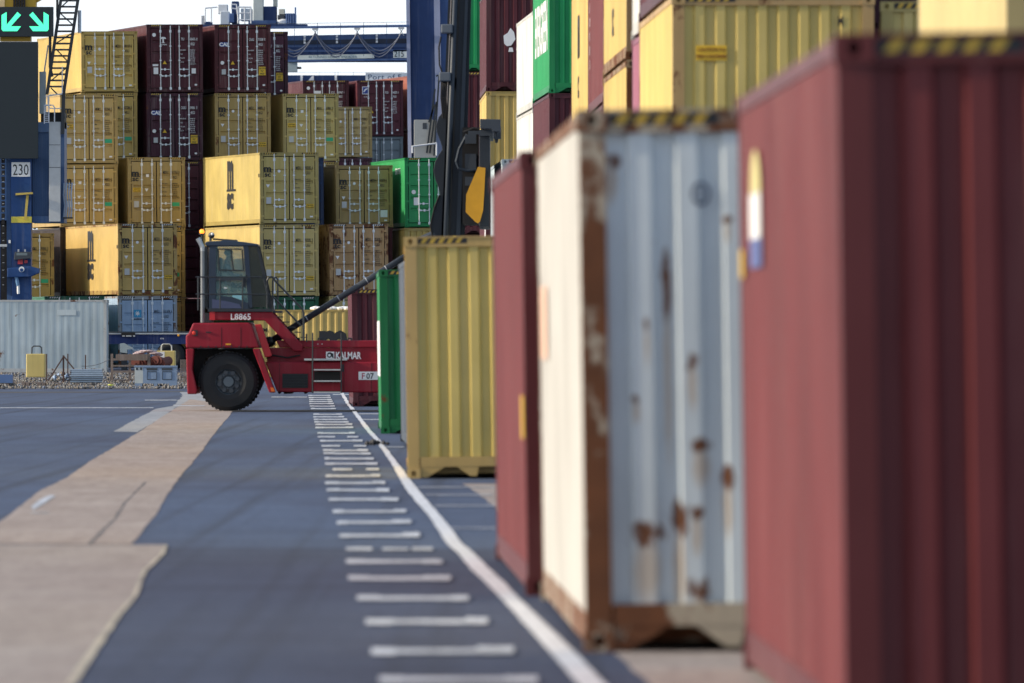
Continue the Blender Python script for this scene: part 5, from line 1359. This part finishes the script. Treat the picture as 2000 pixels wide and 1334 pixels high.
# tarp and red rolls behind the crate
mb = MB()
for i in range(40):
    a = random.random(); mb.ball((X(258 + a * 50), 1.6 + random.random() * .6, Z(696) + .16 * math.sin(a * 3.1) + random.random() * .05), random.uniform(.07, .12), 8, 5, 1.8, 1, .35)
t = mb.build('tarpaulin', flat('pink_white_cloth', (.50, .40, .42), .8)); t.location = r.location; tag(t, 'pink and white tarpaulin heaped behind the wooden crate', 'tarpaulin')
mb = MB()
for i in range(9):
    xx = 262 + i * 6.2; mb.tube((X(xx), 1.2, Z(707 + 4 * math.sin(i * 1.7))), (X(xx + 14), 1.9, Z(709 + 4 * math.cos(i * 2))), .17, 10)
t = mb.build('fabric_rolls', flat('rust_red_cloth', (.13, .035, .03), .8)); t.location = r.location; tag(t, 'rust red rolls of fabric lying inside the wooden crate', 'fabric rolls')
t = MB().prism([(X(232), Z(688)), (X(232), Z(671)), (X(240), Z(670)), (X(257), Z(679)), (X(257), Z(682)), (X(246), Z(683)), (X(246), Z(690))], 1.2, 1.25).build('bent_sheet', flat('sheet_metal', (.36, .44, .48), .4, .3)); t.location = r.location; tag(t, 'bent grey metal sheet leaning above the left end of the crate', 'metal sheet')
# pole bundle
r, s, g = rootp(160, 0, 'pipe_bundle', 'bundle of silver grey pipes strapped together, ends facing left', 'pipe bundle', d=385); X, Z = fit(r, 160, s)
mb = MB(); k = 0; cx0 = 139; R0 = 13.5 / s
for i in range(-6, 7):
    for j in range(-6, 7):
        u_, v_ = (i + .5 * (j % 2)) * .075, j * .065
        if u_ * u_ + v_ * v_ < R0 * R0 * .95 and v_ > -.20: MB.tube(mb, (X(136), .5 + u_ * 1.0, .30 + v_), (X(201 - abs(v_) * 10), .1 + u_ * 1.0 + .35, .30 + v_), .036, 7)
mb.build('pipes', flat('pipe_steel', (.32, .40, .50), .38, .5), r)
mb = MB().lathe([(0, -.01), (R0 * .98, 0), (R0, .05)], (0, 0, 0), 24)
o = mb.build('pipe_ends', flat('pipe_end_rust', (.06, .05, .055), .9), r, (X(135.4), .5, .30)); o.rotation_euler = (0, 0, R(90)); o.rotation_euler = (0, 0, R(-90))
for xx in (160, 178): MB().lathe([(R0 * 1.04, -.02), (R0 * 1.07, -.02), (R0 * 1.07, .02), (R0 * 1.04, .02)], (0, 0, 0), 24).build('strap', BLACK, r, (X(xx), .62, .30)).rotation_euler = (0, 0, R(90))
for xx in (148, 190): MB().box(X(xx), X(xx + 5), 0, 1.1, 0, .06).build('bearer', WD, r)
# steel posts
RP = flat('rusty_post', (.10, .055, .045), .7)
for (xx, yt, lab, dia) in ((91, 691, 'rusty thin steel post beside the pale yellow block', None), (124, 694, 'rusty steel post with two sloping braces', 1), (132.5, 691, 'dark steel post just right of the braced post', None), (167, 693, 'thin rusty post rising behind the old tyre', None)):
    r, s, g = rootp(xx, 0, 'steel_post', lab, 'post', 'rusty steel posts in the gravel', d=388 if dia else 392); X, Z = fit(r, xx, s)
    MB().box(-.02, .02, -.02, .02, 0, Z(yt)).build('post', RP, r) if not dia else MB().box(-.03, .03, -.03, .03, 0, Z(yt)).build('post', RP, r)
    if dia:
        MB().bar((0, -.04, Z(697)), (X(94), -.04, Z(744)), .04, .045).build('brace', RP, r); MB().bar((0, -.04, Z(695)), (X(156), -.04, Z(735)), .04, .045).build('brace', RP, r)
# old tyre
r, s, g = rootp(161, 0, 'old_tyre', 'old black tyre half sunk in the gravel by the thin post', 'tyre', d=398)
MB().lathe([(.14, 0), (.17, -.02), (.24, 0), (.27, .05), (.27, .17), (.24, .22), (.17, .22), (.14, .2), (.14, 0)], (0, 0, .17), 30).build('tyre', BLACK, r).rotation_euler = (0, 0, R(12))
# rubble
mb = MB()
for i in range(420):
    a = random.random(); xx = 96 + a * 66; h = .36 * math.sin(math.pi * min(1, a * 1.1)) ** .7
    d = 391 + random.random() * 4; X_ = (xx - 1000) / F * d; mb.cur = random.choice((0, 1, 1, 2, 3, 4)); stone(mb, X_, d, random.uniform(.04, .12), gz(d) + random.random() * h + .05)
tag(mb.build('rubble_heap', SM + [flat('plastic_scrap', (.30, .42, .60), .5)]), 'heap of bluish rubble and plastic scrap around the braced post', 'rubble', kind='stuff')
# pallets left
for k, (d, px, lab) in enumerate(((380.5, -8, 'dark wooden pallet at the far left edge of the asphalt'), (384, 45, 'flat weathered pallet lying left of the pipe bundle'), (382.5, 85, 'broken pallet lying in front of the rusty thin post'))):
    r, s, g = rootp(px, 0, 'pallet', lab, 'pallet', 'old pallets on the gravel', d=d)
    mt = (WD, BLK)[k == 0]
    for i in range(6): MB().box(-.6, .6, i * .16, i * .16 + .1, .12, .14).build('deck_board', mt, r)
    for i in (-.6, -.06, .48): MB().box(i, i + .12, 0, .9, 0, .119).build('runner', mt, r)
    if k == 0: t = MB().box(-.35, .55, .1, .7, .143, .42).build('crate_lid', flat('blue_plastic', (.10, .18, .38), .5), None, g); tag(t, 'small blue plastic crate on the dark pallet at the far left', 'crate')
r, s, g = rootp(357, 0, 'upright_pallet', 'grey slatted pallet standing on edge just left of the lift truck', 'pallet', d=388); X, Z = fit(r, 357, s)
for i in range(5): MB().box(X(352 + i * 2.6), X(353.6 + i * 2.6), 0, .05, .0, Z(702)).build('slat', WD, r)
for y in (705, 720, 738): MB().box(X(352), X(364), .051, .12, Z(y), Z(y - 2)).build('rail', WD, r)
r, s, g = rootp(215, 0, 'litter', 'crumpled fluorescent yellow litter on the gravel edge', 'litter', d=382)
mb = MB(); mb.ball((0, 0, .05), .08, 7, 4, 1.2, 1, .5); mb.ball((.08, 0, .03), .05, 6, 4); mb.build('scrap', flat('fluoro_yellow', (.70, .75, .12), .6), r)
# rope from tyre post to container
mb = MB(); a = P(160, 715, 392); b = P(214, 702, 396)
mb.path([a.lerp(b, t / 8) - Vector((0, 0, .08 * math.sin(math.pi * t / 8))) for t in range(9)], .012, 5)
tag(mb.build('rope', DGREY), 'thin dark rope stretched from the old tyre towards the crate', 'rope')
# clods and debris on the road
for (xx, yy, rr, lab) in ((729, 869.5, .10, 'small dark clod lying beside the white line'), (749, 869.5, .07, 'smaller dark clod on the right of the white line'), (717, 870, .06, 'flat dark clod between the bay marks and the white line')):
    g = G(xx, yy); mb = MB(); stone(mb, 0, 0, rr, rr * .5); stone(mb, rr * .8, .1, rr * .7, rr * .4)
    tag(mb.build('clod', SM[3], None, g), lab, 'clod', 'dark clods on the asphalt')

for i in range(7): MB().tube((kx(392 + i * 15), -.012, kz(677)), (kx(392 + i * 15), .03, kz(677)), .018, 6).build('hood_bolt', BLK, truck)
MB().box(kx(380), kx(488), -.006, -.001, kz(680), kz(679.4)).build('hood_seam', BLACK, truck)
for x in (432, 470): MB().box(kx(x), kx(x + .8), -.004, .0, kz(679), kz(640)).build('hood_seam', BLACK, truck)
MB().box(kx(402), kx(412), -.03, -.001, kz(650), kz(648)).build('hood_handle', BLK, truck)
for x in (545, 608, 671, 725): MB().box(kx(x), kx(x + .7), .293, .299, kz(766), kz(708)).build('panel_seam', BLACK, truck)
MB().path([(kx(520), .6, kz(700)), (kx(532), .5, kz(694)), (kx(560), .55, kz(699)), (kx(585), .6, kz(694))], .02).build('hose', BLACK, truck)
MB().path([(kx(540), 1.6, kz(668)), (kx(552), 1.5, kz(655)), (kx(566), 1.7, kz(648))], .03).build('hose', BLACK, truck)
MB().box(kx(668), kx(671), .27, .299, kz(726), kz(712)).build('plate', BLK, truck)
MB().box(kx(655), kx(662), .63, .66, kz(675), kz(669)).build('bracket', BLK, truck)
for x in (620, 628): MB().tube((kx(x), .61, kz(672)), (kx(x), .63, kz(672)), .012, 6).build('rivet', STW, truck)
